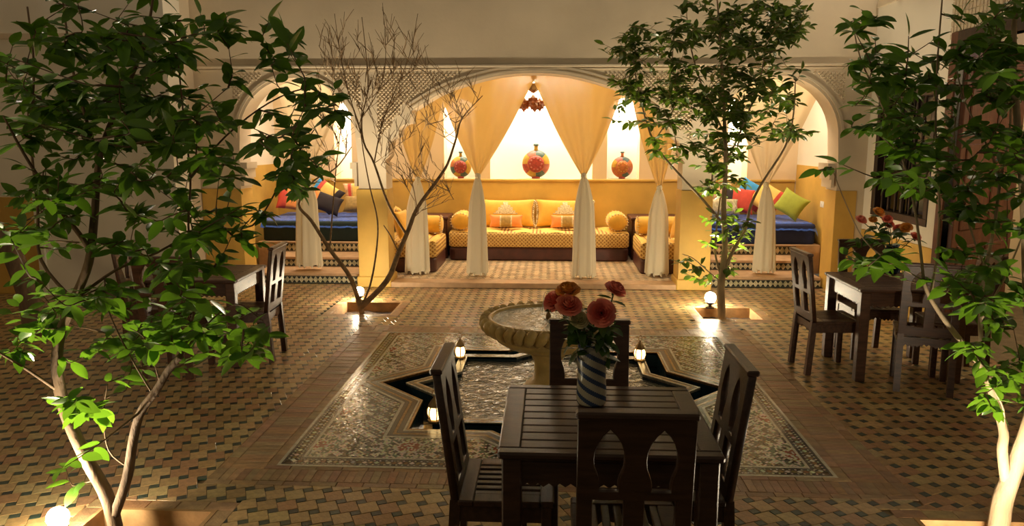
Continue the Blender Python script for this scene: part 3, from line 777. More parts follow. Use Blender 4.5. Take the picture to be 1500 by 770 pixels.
cushion('yellow cushion with a red border leaning on the green cushion', (3.27, 11.45, BZ+.24), (.46, .42, .16), 'fabric_yellow', -.35, -.35, .55, bands=((.45, 1.0, 'fabric_red'),))
cushion('blue cushion behind the yellow and red one', (3.10, 11.78, BZ+.27), (.44, .42, .15), 'fabric_blue', -.3, -.2, .5, bands=((.5, 1, 'fabric_red'),))
cushion('red cushion on the navy daybed behind the curtain', (2.86, 11.50, BZ+.21), (.46, .40, .16), 'fabric_red', -.35, .1, .2, bands=((-1, -.5, 'fabric_dark'),))
cushion('peach patterned cushion upright at the back of the navy daybed', (2.50, 11.84, BZ+.25), (.62, .44, .16), 'fabric_peach', -.2, 0, .1)
cushion('cream patterned pillow lying low on the navy daybed', (2.50, 11.30, BZ+.12), (.66, .25, .18), 'fabric_cream', -.5, .1)
cushion('yellow and blue striped cushion leaning on the green-black daybed', (-3.55, 11.66, BZ+.24), (.50, .44, .17), 'fabric_yellow', -.3, .1, .6, bands=((-1, -.6, 'fabric_blue'), (-.6, -.4, 'fabric_red'), (.5, 1, 'fabric_dark')))
cushion('peach and cream striped cushion upright at the back of the green-black daybed', (-2.98, 11.80, BZ+.25), (.60, .42, .16), 'fabric_peach', -.2, 0, -.12, bands=((-.7, -.5, 'fabric_red'), (-.45, -.1, 'fabric_yellow'), (.3, .5, 'fabric_cream')))
cushion('brown patterned pillow lying low on the green-black daybed', (-2.88, 11.42, BZ+.13), (.62, .26, .18), 'fabric_gold', -.5, 0)
cushion('dark cushion with an orange edge on the green-black daybed', (-3.40, 11.24, BZ+.16), (.46, .30, .16), 'fabric_dark', -.4, .3, .4, bands=((-1, -.6, 'fabric_orange'),))
cushion('red and gold cushion at the far end of the green-black daybed', (-4.05, 11.55, BZ+.2), (.44, .38, .16), 'fabric_orange', -.35, .5, .2, bands=((-1, -.4, 'fabric_red'),))
# wall socket
t = thing('wall_socket', 'white double socket on the ochre wall of the right alcove', 'socket', (3.857, 10.78, .94))
MB().box(-.012, 0, -.085, .085, 0, .085, b=.004).build('plate', 'socket_white', t)
for y in (-.045, .045): MB().lathe([(.026, 0), (.026, .004)], 16).xf(Matrix.Translation((-.0125, y, .042)) @ Matrix.Rotation(-PI/2, 4, 'Y')).build('outlet', 'socket_white', t)

# ------------------------------------------------------------------ curtains
def curtain(label, Y, top, edge, knot, bot, seed, zt=2.86, m='sheer'):
    """top/edge: x of left and right edge at zt and at mid height; knot (x, z); bot (x0, x1, z)"""
    rr = random.Random(seed); kx, kz = knot
    t = thing('curtain', label, 'curtain', (kx, Y, bot[2]), 0, 'sheer tied curtains of the arcade')
    n = 64; rows = 46; ph = [rr.uniform(0, 6.28) for _ in range(4)]
    def pleat(u, amp): return amp*(math.sin(u*17+ph[0])+.6*math.sin(u*31+ph[1])+.4*math.sin(u*9+ph[2]))
    R = []
    for j in range(rows+1):
        s = j/rows; z = zt+(kz-zt)*s; k = (z-kz)/(edge-kz); k = k if k < .8 else .8+(k-.8)*1.05
        x0 = kx-.03+(top[0]-kx+.03)*k; x1 = kx+.03+(top[1]-kx-.03)*k
        x0 -= .03*math.sin(PI*min(1, k)); x1 += .03*math.sin(PI*min(1, k))
        amp = .020*(.35+.65*min(1, s*1.6))*(1-.55*s)
        R.append([(x0+(x1-x0)*i/n-kx, pleat(i/n, amp)*(1 if s < .97 else .5), z-bot[2]) for i in range(n+1)])
    MB().rings(R, close=False, cap0=False, cap1=False).build('upper_drape', m, t, True)
    R = []; rows = 30
    for j in range(rows+1):
        s = j/rows; z = kz+(bot[2]-kz)*s; f = min(1, (s*3.2)**.6)*.62+.38*s if s > 0 else 0
        f = .12+.88*min(1, f)
        xc0, xc1 = kx+(bot[0]-kx)*f, kx+(bot[1]-kx)*f
        ring = []
        for i in range(48):
            a = 2*PI*i/48; c = (xc0+xc1)/2; w = (xc1-xc0)/2
            q = 1+.13*math.sin(a*7+ph[3]+s*1.2)+.07*math.sin(a*12+ph[1])
            ring.append((c+w*math.cos(a)*q-kx, .42*w*math.sin(a)*q, z-bot[2]+(.012*math.sin(a*5) if j == rows else 0)))
        R.append(ring)
    lo = MB().rings(R, cap0=False, cap1=False).build('lower_drape', 'sheer_gathered_lit', t, True)
    mb = MB()
    for k in range(9):
        a = rr.uniform(0, 6.28); w = (bot[1]-bot[0])/2; x = (bot[0]+bot[1])/2+w*.92*math.cos(2*PI*k/9+.2)-kx; y = .40*w*math.sin(2*PI*k/9+.2)
        mb.tube([(x, y, .03), (x+rr.uniform(-.008, .008), y, -.005), (x+rr.uniform(-.012, .012), y-.004, -.03)], [.008, .015, .011], 6)
    mb.build('tassels', 'sheer_gathered_lit', lo)
    kn = MB().lathe([(.022, -.035), (.034, -.018), (.036, 0), (.034, .018), (.022, .035)], 14, mod=lambda i, a: 1+.12*math.sin(4*a+i))
    kn.v = [(x, y*.8, z+kz-bot[2]) for x, y, z in kn.v]; kn.build('tie', 'sheer_gathered_lit', t, True)
    MB().tube([(.0, -.035, kz-bot[2]+.01), (.012, -.05, kz-bot[2]-.03), (.006, -.045, kz-bot[2]-.08)], .005, 5).build('tie_cord', 'fringe', t)
YC = 9.93
def X(x, y, Y=YC): return at(x, y, Y).x
def Z(x, y, Y=YC): return at(x, y, Y).z
def cur(label, tl, tr, ty, knot, b0, b1, by, seed, zmin=.10, Y=YC, m='sheer'):
    curtain(label, Y, (X(tl, ty, Y), X(tr, ty, Y)), Z((tl+tr)/2, ty, Y), (X(*knot, Y), Z(*knot, Y)), (X(b0, by, Y), X(b1, by, Y), max(Z((b0+b1)/2, by, Y), zmin)), seed, 2.87, m)
cur('sheer cream curtain in the left arch, tied above the dark green daybed', 412, 500, 150, (448, 252), 436, 472, 388, 1, .18, m='sheer_pale_lit')
cur('sheer curtain tied beside the left pillar, hanging before the left side sofa', 576, 648, 150, (612, 262), 594, 628, 400, 2, Y=YC+.13)
cur('wide sheer curtain with its tie left of the central flask', 643, 775, 130, (700, 257), 685, 714, 402, 3, Y=YC+.03)
cur('wide sheer curtain with its tie right of the central flask', 788, 913, 130, (855, 257), 838, 871, 404, 4, Y=YC-.05)
cur('sheer curtain tied beside the right pillar, hanging before the right side sofa', 927, 996, 150, (966, 275), 946, 978, 406, 5, Y=YC+.10)
cur('sheer cream curtain in the right arch, tied above the navy daybed', 1075, 1197, 141, (1122, 270), 1103, 1134, 398, 6, .18, m='sheer_pale_lit')
rod = tag(MB().tube([(-4.42, YC, 2.88), (3.84, YC, 2.88)], .014, 8).build('curtain_rod', 'iron'), 'long thin iron rod behind the arches that carries the curtains', 'rod')

# ------------------------------------------------------------------ painted flasks in the niches
def flask(label, x, r, cols, y=12.17, z=1.266):
    t = thing('painted_flask', label, 'vase', (x, y, z), 0, 'painted flasks in the niches')
    zc = r*.985+.015
    prof = [(r*math.cos(a), .42*r*math.sin(a)) for a in [(-PI/2+PI*k/14)*.999 for k in range(15)]]
    mb = MB().lathe(prof, 40, mi=lambda i, j: (0 if i < 3 else (1+(j//5) % 5 if i < 7 else (1+(j//5+2) % 5))))
    mb.v = [(x2, z2, y2+zc) for x2, y2, z2 in mb.v]
    mb.f = [f[::-1] for f in mb.f]
    mb.build('body', None, t, True, mats=[cols[0]]+[cols[k] for k in (1, 2, 3, 4, 5)])
    md = MB().lathe([(r*.60, -.0), (r*.57, .012), (r*.40, .022), (.003, .028)], 32)
    md.v = [(a, -b2-.365*r, c+zc) for a, c, b2 in md.v]; md.build('medallion', cols[6], t, True)
    for k in range(10):
        a = 2*PI*k/10; md = MB().lathe([(r*.075, 0), (r*.05, .010), (.002, .012)], 8); md.v = [(p+r*.40*math.cos(a), -q-.40*r-.010, s+zc+r*.40*math.sin(a)) for p, s, q in md.v]
        md.build('medallion_boss', cols[7], t, True)
    MB().lathe([(r*.17, zc+r*.95), (r*.13, zc+r*1.08), (r*.13, zc+r*1.22), (r*.15, zc+r*1.3)], 16).build('neck', cols[1], t, True)
    MB().lathe([(r*.19, zc+r*1.30), (r*.20, zc+r*1.34), (r*.17, zc+r*1.42), (r*.12, zc+r*1.44)], 16).build('stopper', 'flask_teal', t, True)
    MB().lathe([(r*.30, 0), (r*.30, .02), (r*.22, .035)], 16).build('foot', 'flask_red', t, True)
fx = lambda px: at(px, 255, 12.17).x
flask('large round flask painted yellow with a big red medallion, in the central niche', fx(785), .222, ['flask_orange', 'flask_yellow', 'flask_teal', 'flask_pink', 'flask_yellow', 'flask_red', 'flask_red', 'flask_pink'])
flask('small round flask with an orange medallion, in the niche beside the right side sofa', fx(911), .172, ['flask_red', 'flask_orange', 'flask_teal', 'flask_pink', 'flask_yellow', 'flask_orange', 'flask_orange', 'flask_yellow'])
flask('small round flask with a red rose medallion, in the niche beside the left side sofa', fx(675), .172, ['flask_teal', 'flask_yellow', 'flask_teal', 'flask_yellow', 'flask_orange', 'flask_teal', 'flask_red', 'flask_pink'])
# ------------------------------------------------------------------ pendant lamp with star shades
pc = at(781, 130, 10.9)
t = thing('pendant_lamp', 'pendant lamp with a carved plate and coppery star-shaped shades above the sofas', 'lamp', (pc.x, pc.y, 2.25))
MB().tube([(.01, 0, .50), (.01, 0, 1.05)], .008, 6).build('cord', 'iron', t)
MB().lathe([(.02, .29), (.07, .33), (.10, .385), (.115, .39), (.115, .42), (.03, .425)], 14, mod=lambda i, a: 1+.06*math.cos(7*a)).build('plate', 'brass', t)
def starball(c, r, sc=1):
    mb = MB(); dirs = [Vector(d).normalized() for d in [(1, 0, 0), (-1, 0, 0), (0, 1, 0), (0, -1, 0), (0, 0, 1), (0, 0, -1)]+[(a, b2, d) for a in (-1, 1) for b2 in (-1, 1) for d in (-1, 1)]]
    for d in dirs:
        n1 = d.orthogonal().normalized(); n2 = d.cross(n1); k = len(mb.v)
        base = [d*r*.45+(n1*math.cos(a)+n2*math.sin(a))*r*.42 for a in (PI/4, 3*PI/4, 5*PI/4, 7*PI/4)]
        mb.v += [tuple(Vector(c)+p) for p in base]+[tuple(Vector(c)+d*r)]
        for q in range(4): mb.face((k+q, k+(q+1) % 4, k+4))
    return mb
for c, r in (((.0, -.02, .16), .115), ((.095, .02, .13), .10), ((-.13, .0, .13), .11), ((.02, .10, .12), .10)):
    starball(c, r).build('star_shade', 'copper_glass', t)
    MB().tube([(c[0], c[1], c[2]+r*.8), (c[0]*.6+.01, c[1]*.6, .32)], .005, 5).build('hanger', 'iron', t)

# ------------------------------------------------------------------ fountain
ft = thing('fountain', 'gadrooned yellow stone fountain bowl on a pedestal in the star pool', 'fountain', (MC.x-.03, MC.y, -.04))
MB().lathe([(.20, -.2), (.20, .03), (.17, .06), (.12, .10), (.105, .16), (.11, .24), (.135, .29), (.16, .31)], 28).build('pedestal', 'stone', ft, True)
pro = [(.16, .31), (.165, .33), (.24, .345), (.33, .375), (.395, .42), (.41, .45), (.395, .47), (.40, .48)]
MB().lathe(pro, 72, mod=lambda i, a: 1+(.030*abs(math.sin(12*a)) if 1 < i < 6 else 0)).build('bowl', 'stone', ft, True)
rp = []
for i in range(97):
    a = 2*PI*i/96; rp.append(a)
mb = MB(); n = 36
for k in range(n):      # rope-like rim: slanting lobes
    a0 = 2*PI*k/n; pts = []; rad = []
    for s in range(7):
        q = s/6; a = a0+.10*q*1.6; rr2 = .415+.082*math.sin(q*PI*.62); z = .475+.115*q
        pts.append((rr2*math.cos(a), rr2*math.sin(a), z)); rad.append(.030+.016*math.sin(PI*q))
    mb.tube(pts, rad, 7)
mb.build('rope_rim', 'stone', ft, True)
MB().lathe([(.41, .47), (.465, .52), (.478, .575), (.462, .592), (.44, .588), (.425, .56), (.42, .55)], 64, cap=False).build('rim', 'stone', ft, True)
mb = MB(); R = []
for k in range(12): R.append([((.432*k/11+.001)*math.cos(2*PI*j/48), (.432*k/11+.001)*math.sin(2*PI*j/48), .572+.004*math.sin(k*2.1+j*.5)) for j in range(48)])
mb.rings(R, cap0=False, cap1=False).build('water', 'water_basin', ft, True)
MB().lathe([(.02, .52), (.02, .60), (.012, .63)], 10).build('nozzle', 'brass', ft)
for k in range(7):
    a = 2*PI*k/7; h = .16+.04*math.sin(k*3); pts = [(math.cos(a)*.055*q, math.sin(a)*.055*q, .62+4*h*q*(1-q)*.9*(1 if q < .5 else 1)) for q in [i/10 for i in range(11)]]
    MB().tube(pts, .0022, 5).build('water_jet', 'water_jet', ft)

# ------------------------------------------------------------------ lanterns
def lantern(label, loc):
    t = thing('lantern', label, 'lantern', loc, rnd.uniform(0, 1), 'candle lanterns on the pool rim'); n = 6
    MB().lathe([(.052, 0), (.052, .012), (.040, .02)], n).build('base', 'brass', t)
    MB().lathe([(.038, .02), (.050, .055), (.048, .085), (.036, .108)], n, cap=False).build('glass', 'candle', t)
    for k in range(n):
        a = 2*PI*k/n; MB().tube([(r*math.cos(a), r*math.sin(a), z) for r, z in ((.041, .018), (.053, .055), (.051, .085), (.038, .11))], .0042, 5).build('rib', 'brass', t)
    MB().lathe([(.046, .106), (.042, .118), (.026, .145), (.010, .165), (.007, .178)], n).build('roof', 'brass', t)
    MB().tube([(.022*math.cos(a), 0, .200+.024*math.sin(a)) for a in [2*PI*k/12 for k in range(13)]], .003, 5).build('ring_handle', 'brass', t)
for px, py, lb in ((674, 524, 'small lit brass lantern on the pool rim corner at the far left of the fountain'), (937, 528, 'small lit brass lantern on the pool rim corner at the far right of the fountain'), (637, 617, 'small lit brass lantern on the near pool rim beside a dining chair')):
    p = fl(px, py); lantern(lb, (p.x, p.y, .002))

# ------------------------------------------------------------------ dining chairs and tables
def chair_proto(name, wood):
    t = thing(name, '-', 'chair'); w = .20
    def back_y(z): return -.205-(.13*(z-.45) if z > .45 else -.0)-(.06*(.45-z) if z < .45 else 0)
    def hole(cx, z0, z1, hw):
        H = z1-z0; prof = [(.62, 0), (.60, .10), (.70, .22), (.95, .38), (1.0, .52), (.95, .64), (.75, .78), (.42, .90), (0, 1)]
        return [(cx-hw*a, z0+H*b2) for a, b2 in prof]+[(cx+hw*a, z0+H*b2) for a, b2 in reversed(prof[:-1])]
    holes = [hole(-.09, .70, .935, .052), hole(.09, .70, .935, .052)]
    for c in (-.09, .09): holes.append([(c-.054, .51), (c+.054, .51), (c+.054, .665), (c-.054, .665)])
    me = extrude2d('backrest', [(-w, .44), (w, .44), (w, .97), (w-.012, .985), (-w+.012, .985), (-w, .97)], holes, .034, wood, bevel=.003, raw=True)
    for v in me.vertices: v.co.y += back_y(v.co.z)-.017
    link('backrest', me, t)
    MB().box(-w-.006, w+.006, back_y(.985)-.026, back_y(.985)+.024, .976, 1.0, b=.006).build('top_rail', wood, t)
    for s in (-1, 1):
        mb = MB(); R = []
        for z in (0, .15, .30, .45):
            y = back_y(z); x0, x1 = sorted((s*w, s*(w-.045)))
            R.append([(x0, y-.022, z), (x1, y-.022, z), (x1, y+.022, z), (x0, y+.022, z)])
        MB().rings(R).build('leg', wood, t)
        x0, x1 = sorted((s*w, s*(w-.045))); MB().box(x0, x1, .145, .19, 0, .44, b=.004).build('leg', wood, t)
        x0, x1 = sorted((s*(w-.006), s*(w-.028))); MB().box(x0, x1, -.19, .15, .355, .425).build('side_rail', wood, t)
    # seat: frame with slats running front to back
    fr = MB(); z0, z1 = .425, .452
    fr.box(-w-.006, w+.006, .14, .198, z0, z1, b=.006); fr.box(-w-.008, w+.008, -.195, -.13, z0, z1, b=.006)
    fr.box(-w-.008, -w+.062, -.13, .14, z0, z1, b=.004); fr.box(w-.062, w+.008, -.13, .14, z0, z1, b=.004); fr.build('seat_frame', wood, t)
    for k in range(6):
        x = -.145+.29*(k+.5)/6; MB().box(x-.0155, x+.0155, -.132, .142, z0+.004, z1-.003, b=.003).build('seat_slat', wood, t)
    ap = [(-w+.045, .425), (w-.045, .425), (w-.045, .35)]
    for k in range(1, 20): 
        u = k/20; x = (w-.045)*(1-2*u); ap.append((x, .35+(.016 if k % 2 else 0)+(.012 if abs(u-.5) < .12 else 0)))
    ap.append((-w+.045, .35))
    extrude2d('apron', ap, [], .02, wood, t, off=.158)
    extrude2d('apron', ap, [], .02, wood, t, off=-.215)
    return t
CH = chair_proto('dining_chair', 'wood_dark'); index_kids(CH)
CB = chair_proto('dining_chair', 'wood_brown'); index_kids(CB)
g1 = 'chairs round the table beside the mosaic'
used = set()
def chair(proto, label, loc, rz, g):
    if proto.name not in used:
        used.add(proto.name); proto.location = loc; proto.rotation_euler = (0, 0, rz); proto['label'] = label; proto['group'] = g; return proto
    return dup(proto, label, loc, rz, g)
chair(CH, 'dark carved chair with its back to the camera side of the vase table', (.30, 2.685, 0), 0, g1)
chair(CH, 'dark carved chair tucked under the vase table on the lantern side', (-.17, 3.03, 0), -PI/2, g1)
chair(CH, 'dark carved chair drawn up to the vase table opposite the lantern side', (.53, 3.075, 0), PI/2, g1)
chair(CH, 'dark carved chair facing the vase table with its back to the fountain', (.205, 3.43, 0), PI, g1)
def table_proto(name, wood, w=.42, d=.395):
    t = thing(name, '-', 'table'); z0, z1 = .722, .75
    fr = MB(); bx2, by2 = .085, .055
    fr.box(-w, w, -d, -d+by2, z0, z1, b=.008); fr.box(-w, w, d-by2, d, z0, z1, b=.008); fr.box(-w, -w+bx2, -d+by2, d-by2, z0, z1, b=.006); fr.box(w-bx2, w, -d+by2, d-by2, z0, z1, b=.006)
    fr.build('top_frame', wood, t); n = 9; L = 2*(d-by2)
    for k in range(n):
        y = -d+by2+L*(k+.5)/n; MB().box(-w+bx2, w-bx2, y-L/n/2+.004, y+L/n/2-.004, z0+.002, z1-.001, b=.003).build('top_slat', wood, t)
    MB().box(-w+bx2-.02, w-bx2+.02, -d+by2-.02, d-by2+.02, .690, .700).build('under_board', wood, t)
    for sx in (-1, 1):
        for sy in (-1, 1):
            x0, x1 = sorted((sx*(w-.015), sx*(w-.09))); y0, y1 = sorted((sy*(d-.015), sy*(d-.09))); MB().box(x0, x1, y0, y1, 0, z0, b=.006).build('leg', wood, t)
    for half2, off, rot in ((w-.09, d-.05, 0), (w-.09, d-.05, PI), (d-.09, w-.05, PI/2), (d-.09, w-.05, -PI/2)):
        ap = [(-half2, .722), (half2, .722), (half2, .60)]
        for k in range(1, 32):
            u = k/32; ap.append((half2*(1-2*u), .60+(.014 if k % 2 else 0)))
        ap.append((-half2, .60)); o = extrude2d('apron', ap, [], .022, wood, t, off=-off-.011); o.rotation_euler.z = rot
    return t
TB1 = table_proto('dining_table', 'wood_dark'); TB1.location = (.232, 3.015, 0); tag(TB1, 'dark slatted dining table holding the blue striped vase of roses', 'table', 'square dining tables')
TB2 = table_proto('dining_table', 'wood_brown'); index_kids(TB2)
TB2.location = (2.83, 6.20, 0); tag(TB2, 'brown slatted dining table with a navy vase near the window', 'table', 'square dining tables')
g2 = 'chairs round the table near the window'
chair(CB, 'brown carved chair seen side-on at the window table, nearest the tiled steps', (2.33, 6.18, 0), -PI/2+.05, g2)
chair(CB, 'brown carved chair at the window table, standing on the side of the mosaic brick band', (2.90, 5.78, 0), -.35, g2)
chair(CB, 'brown carved chair at the window table with its back to the open red door', (3.28, 6.15, 0), PI/2-.1, g2)
chair(CB, 'brown carved chair at the window table with its back to the ochre dado', (2.83, 6.62, 0), PI, g2)
g3 = 'chairs round the table behind the leafy tree'
dup(TB2, 'brown slatted dining table behind the big leafy tree', (-3.02, 6.30, 0), .04, 'square dining tables')
chair(CB, 'brown carved chair beside the tree foliage with its back to the mosaic', (-2.62, 6.28, 0), PI/2+.05, g3)
chair(CB, 'brown carved chair half hidden by foliage before the left table', (-3.05, 5.86, 0), 0, g3)
chair(CB, 'brown carved chair behind the leafy tree at the far left of its table', (-3.45, 6.32, 0), -PI/2, g3)

# ------------------------------------------------------------------ leaves, flowers
def leaf_mesh(seed, L=1.0, wd=.52):
    rr = random.Random(seed); mb = MB(); n = 5; cur2 = rr.uniform(.10, .30); fold = rr.uniform(.10, .22); tw = rr.uniform(-.2, .2)
    rows = []
    for i in range(n+1):
        u = i/n; w = wd*math.sin(PI*min(1, u*.96+.02))**.75*(1-.25*u)*.5 if 0 < i < n else .012
        z = -cur2*u*u
        rows.append([(-w, u*L, z+fold*w+tw*w*u), (0, u*L, z), (w, u*L, z+fold*w-tw*w*u)])
    mb.rings(rows, close=False, cap0=False, cap1=False)
    return mb
LEAF = [leaf_mesh(k) for k in range(5)]
def leaf_me(mname):
    res = []
    for mb in LEAF:
        q = MB(); q.v = mb.v; q.f = mb.f; q.t = mb.t; q.mi = mb.mi
        o = q.build('leaf', mname, None, True); res.append(o.data); bpy.data.objects.remove(o)
    return res
LM = {k: leaf_me(k) for k in ('leaf', 'leaf_mid', 'leaf_bouquet')}
def orient(pos, d, nrm, s):
    d = d.normalized(); nrm = (nrm-d*nrm.dot(d)); nrm = nrm.normalized() if nrm.length > 1e-4 else d.orthogonal().normalized()
    x = d.cross(nrm); return Matrix.Translation(pos) @ Matrix((x, d, nrm)).transposed().to_4x4() @ Matrix.Scale(s, 4)
def rose_bloom(R, seed):
    rr = random.Random(seed); mb = MB()
    for layer, (n, r, tilt, h) in enumerate(((3, .20, 0, 1.0), (4, .38, .08, 1.02), (5, .58, .22, .98), (5, .78, .45, .90), (6, .95, .75, .78), (6, 1.06, 1.1, .58))):
        for k in range(n):
            a0 = 2*PI*k/n+layer*.7+rr.uniform(-.15, .15); rows = []; aw = PI/n*1.25
            for j in range(5):
                v = j/4; row = []
                for i in range(6):
                    u = -1+2*i/5; a = a0+u*aw*(.55+.45*math.sin(PI*min(1, v*.8+.1)))
                    rad = R*r*(.30+.70*math.sin(min(1, v*1.05)*PI/2)) * (1+.18*max(0, v-.7)*tilt*3)
                    z = R*h*v*(1-.12*u*u)-R*.30*tilt*v*v+rr.uniform(-.02, .02)*R
                    row.append((rad*math.cos(a), rad*math.sin(a), z))
                rows.append(row)
            mb.rings(rows, close=False, cap0=False, cap1=False)
    return mb
def flower(label, base, top, aim, R, m, seed, group, cat='flower', name='rose', leaves=3, lsz=.06):
    t = thing(name, label, cat, base, 0, group); b2 = Vector(base); tp = Vector(top)-b2; aim = Vector(aim).normalized()
    mid = tp*.5+Vector((tp.x*-.15, tp.y*-.15, .03))
    path = [Vector((0, 0, 0)), mid*.5, mid, mid*.35+tp*.65, tp-aim*R*.35, tp]
    MB().tube(path, .0032, 6).build('stem', 'stem', t)
    z = Vector((0, 0, 1)); q = z.rotation_difference(aim).to_matrix().to_4x4()
    rose_bloom(R, seed).xf(Matrix.Translation(tp-aim*R*.3) @ q).build('bloom', m, t, True)
    MB().lathe([(.003, -.02), (R*.28, -.004), (R*.34, R*.12)], 8).xf(Matrix.Translation(tp-aim*R*.35) @ q).build('calyx', 'stem', t)
    rr = random.Random(seed+50)
    for k in range(leaves):
        u = rr.uniform(.45, .95); p = path[2]*(1-u)+path[4]*u if u > .5 else path[1]*(1-u)+path[3]*u
        a = rr.uniform(0, 6.28); d = Vector((math.cos(a), math.sin(a)*.8, rr.uniform(-.6, .35)))
        o = link('leaf', LM['leaf_bouquet'][rr.randrange(5)], t); o.matrix_local = orient(p, d, Vector((0, 0, 1))+Vector((rr.uniform(-.6, .6), rr.uniform(-.6, .6), 0)), rr.uniform(.8, 1.4)*lsz)
    return t
# striped vase on the near table
vp = fl(866, 590, .75); VZ = .751
t = thing('striped_vase', 'tall cylindrical vase with twisted blue and cream stripes holding roses', 'vase', (vp.x, vp.y, VZ))
prof = [(.056, .0), (.063, .006)]+[(.064+.002*math.sin(k*.17), .006+.262*k/60) for k in range(1, 61)]+[(.062, .275), (.057, .272), (.056, .20)]
mb = MB().lathe(prof, 48, mi=lambda i, j: 1 if ((j+i) % 12) < 4.5 else 0); mb.build('body', None, t, True, mats=['vase_cream', 'vase_blue'])
MB().tube([(.0615*math.cos(2*PI*k/32), .0615*math.sin(2*PI*k/32), .273) for k in range(33)], .0035, 6).build('lip', 'vase_blue', t)
gf = 'flowers in the striped vase'
vb = (vp.x, vp.y, VZ+.15)
def vtop(px, py, dy): return at(px, py, vp.y+dy)
def vbase(k): return (vp.x+.03*math.cos(k*1.3), vp.y+.03*math.sin(k*1.3), VZ+.05)
flower('coral rose facing forward in the middle of the striped vase bouquet', vbase(0), vtop(881, 458, -.10), (-.1, -1, .35), .050, 'rose_pink', 1, gf, leaves=5)
flower('coral rose rising highest out of the striped vase', vbase(1), vtop(902, 423, .02), (.45, -.3, .9), .042, 'rose_pink', 2, gf, leaves=5)
flower('orange rose between two coral roses in the striped vase', vbase(2), vtop(832, 424, .0), (-.1, -.3, 1), .045, 'rose_orange', 3, gf, leaves=4)
flower('coral rose below the orange rose in the striped vase', vbase(3), vtop(833, 446, -.06), (.1, -.6, .8), .048, 'rose_pink', 4, gf, leaves=5)
flower('coral rose leaning outermost over the fountain side of the striped vase', vbase(4), vtop(811, 440, .03), (-.6, -.5, .6), .046, 'rose_pink', 5, gf, leaves=5)
flower('small cream rosebud low in the striped vase bouquet', vbase(5), vtop(849, 468, -.08), (-.1, -.7, .6), .034, 'rose_cream', 6, gf, leaves=5)
for k in range(5):
    a = k*1.25+.3; tp = (vp.x+.085*math.cos(a), vp.y+.07*math.sin(a), VZ+.37+.03*(k % 2))
    t = thing('leafy_sprig', 'dark green leafy sprig in the striped vase, '+('below the highest coral rose', 'behind the forward-facing coral rose', 'under the orange rose', 'beside the cream rosebud', 'in front of the cream rosebud')[k], 'sprig', vbase(k+1), 0, 'leafy sprigs in the striped vase')
    b2 = Vector(vbase(k+1)); d = Vector(tp)-b2; MB().tube([(0, 0, 0), d*.5+Vector((0, 0, .03)), d], .0028, 5).build('stem', 'stem', t)
    rr = random.Random(90+k)
    for q in range(20):
        u = .5+.5*q/19; an = rr.uniform(0, 6.28); dd = Vector((math.cos(an), math.sin(an), rr.uniform(-.7, .4)))
        o = link('leaf', LM['leaf_bouquet'][rr.randrange(5)], t); o.matrix_local = orient(d*u, dd, Vector((rr.uniform(-.5, .5), rr.uniform(-.5, .5), 1)), rr.uniform(.06, .10))
# navy vase on the window table
v2 = fl(1304, 400, .75); 
t = thing('navy_vase', 'dark navy glazed vase of orange flowers on the window table', 'vase', (v2.x, v2.y, .751))
MB().lathe([(.055, 0), (.075, .01), (.085, .06), (.075, .14), (.055, .20), (.05, .23), (.058, .245), (.052, .24), (.045, .20)], 24).build('body', 'vase_navy', t, True)
MB().tube([(.056*math.cos(2*PI*k/24), .056*math.sin(2*PI*k/24), .243) for k in range(25)], .004, 6).build('lip', 'vase_blue', t)
NV = (('topmost orange bloom', 1288, 310, 'rose_orange', .045), ('coral bloom hanging lowest over the ochre dado side', 1262, 321, 'rose_pink', .04), ('coral bloom just behind the topmost orange one', 1300, 320, 'rose_pink', .036),
      ('smallest orange bloom', 1279, 321, 'rose_orange', .03), ('large orange bloom nearest the red door', 1327, 333, 'rose_orange', .045), ('lowest coral bloom, drooping over a chair back', 1342, 346, 'rose_pink', .042),
      ('coral bloom touching the large orange one', 1316, 334, 'rose_pink', .038), ('coral bloom in the middle of the bunch', 1303, 328, 'rose_pink', .035))
for k, (lb, px, py, m, r2) in enumerate(NV):
    tp = at(px, py, v2.y+rnd.uniform(-.12, .06))
    flower(lb+' in the navy vase', (v2.x+.02*math.cos(k), v2.y+.02*math.sin(k), .80), tp, (rnd.uniform(-.5, .5), -.6, .8), r2, m, 20+k, 'flowers in the navy vase', leaves=5, lsz=.09)

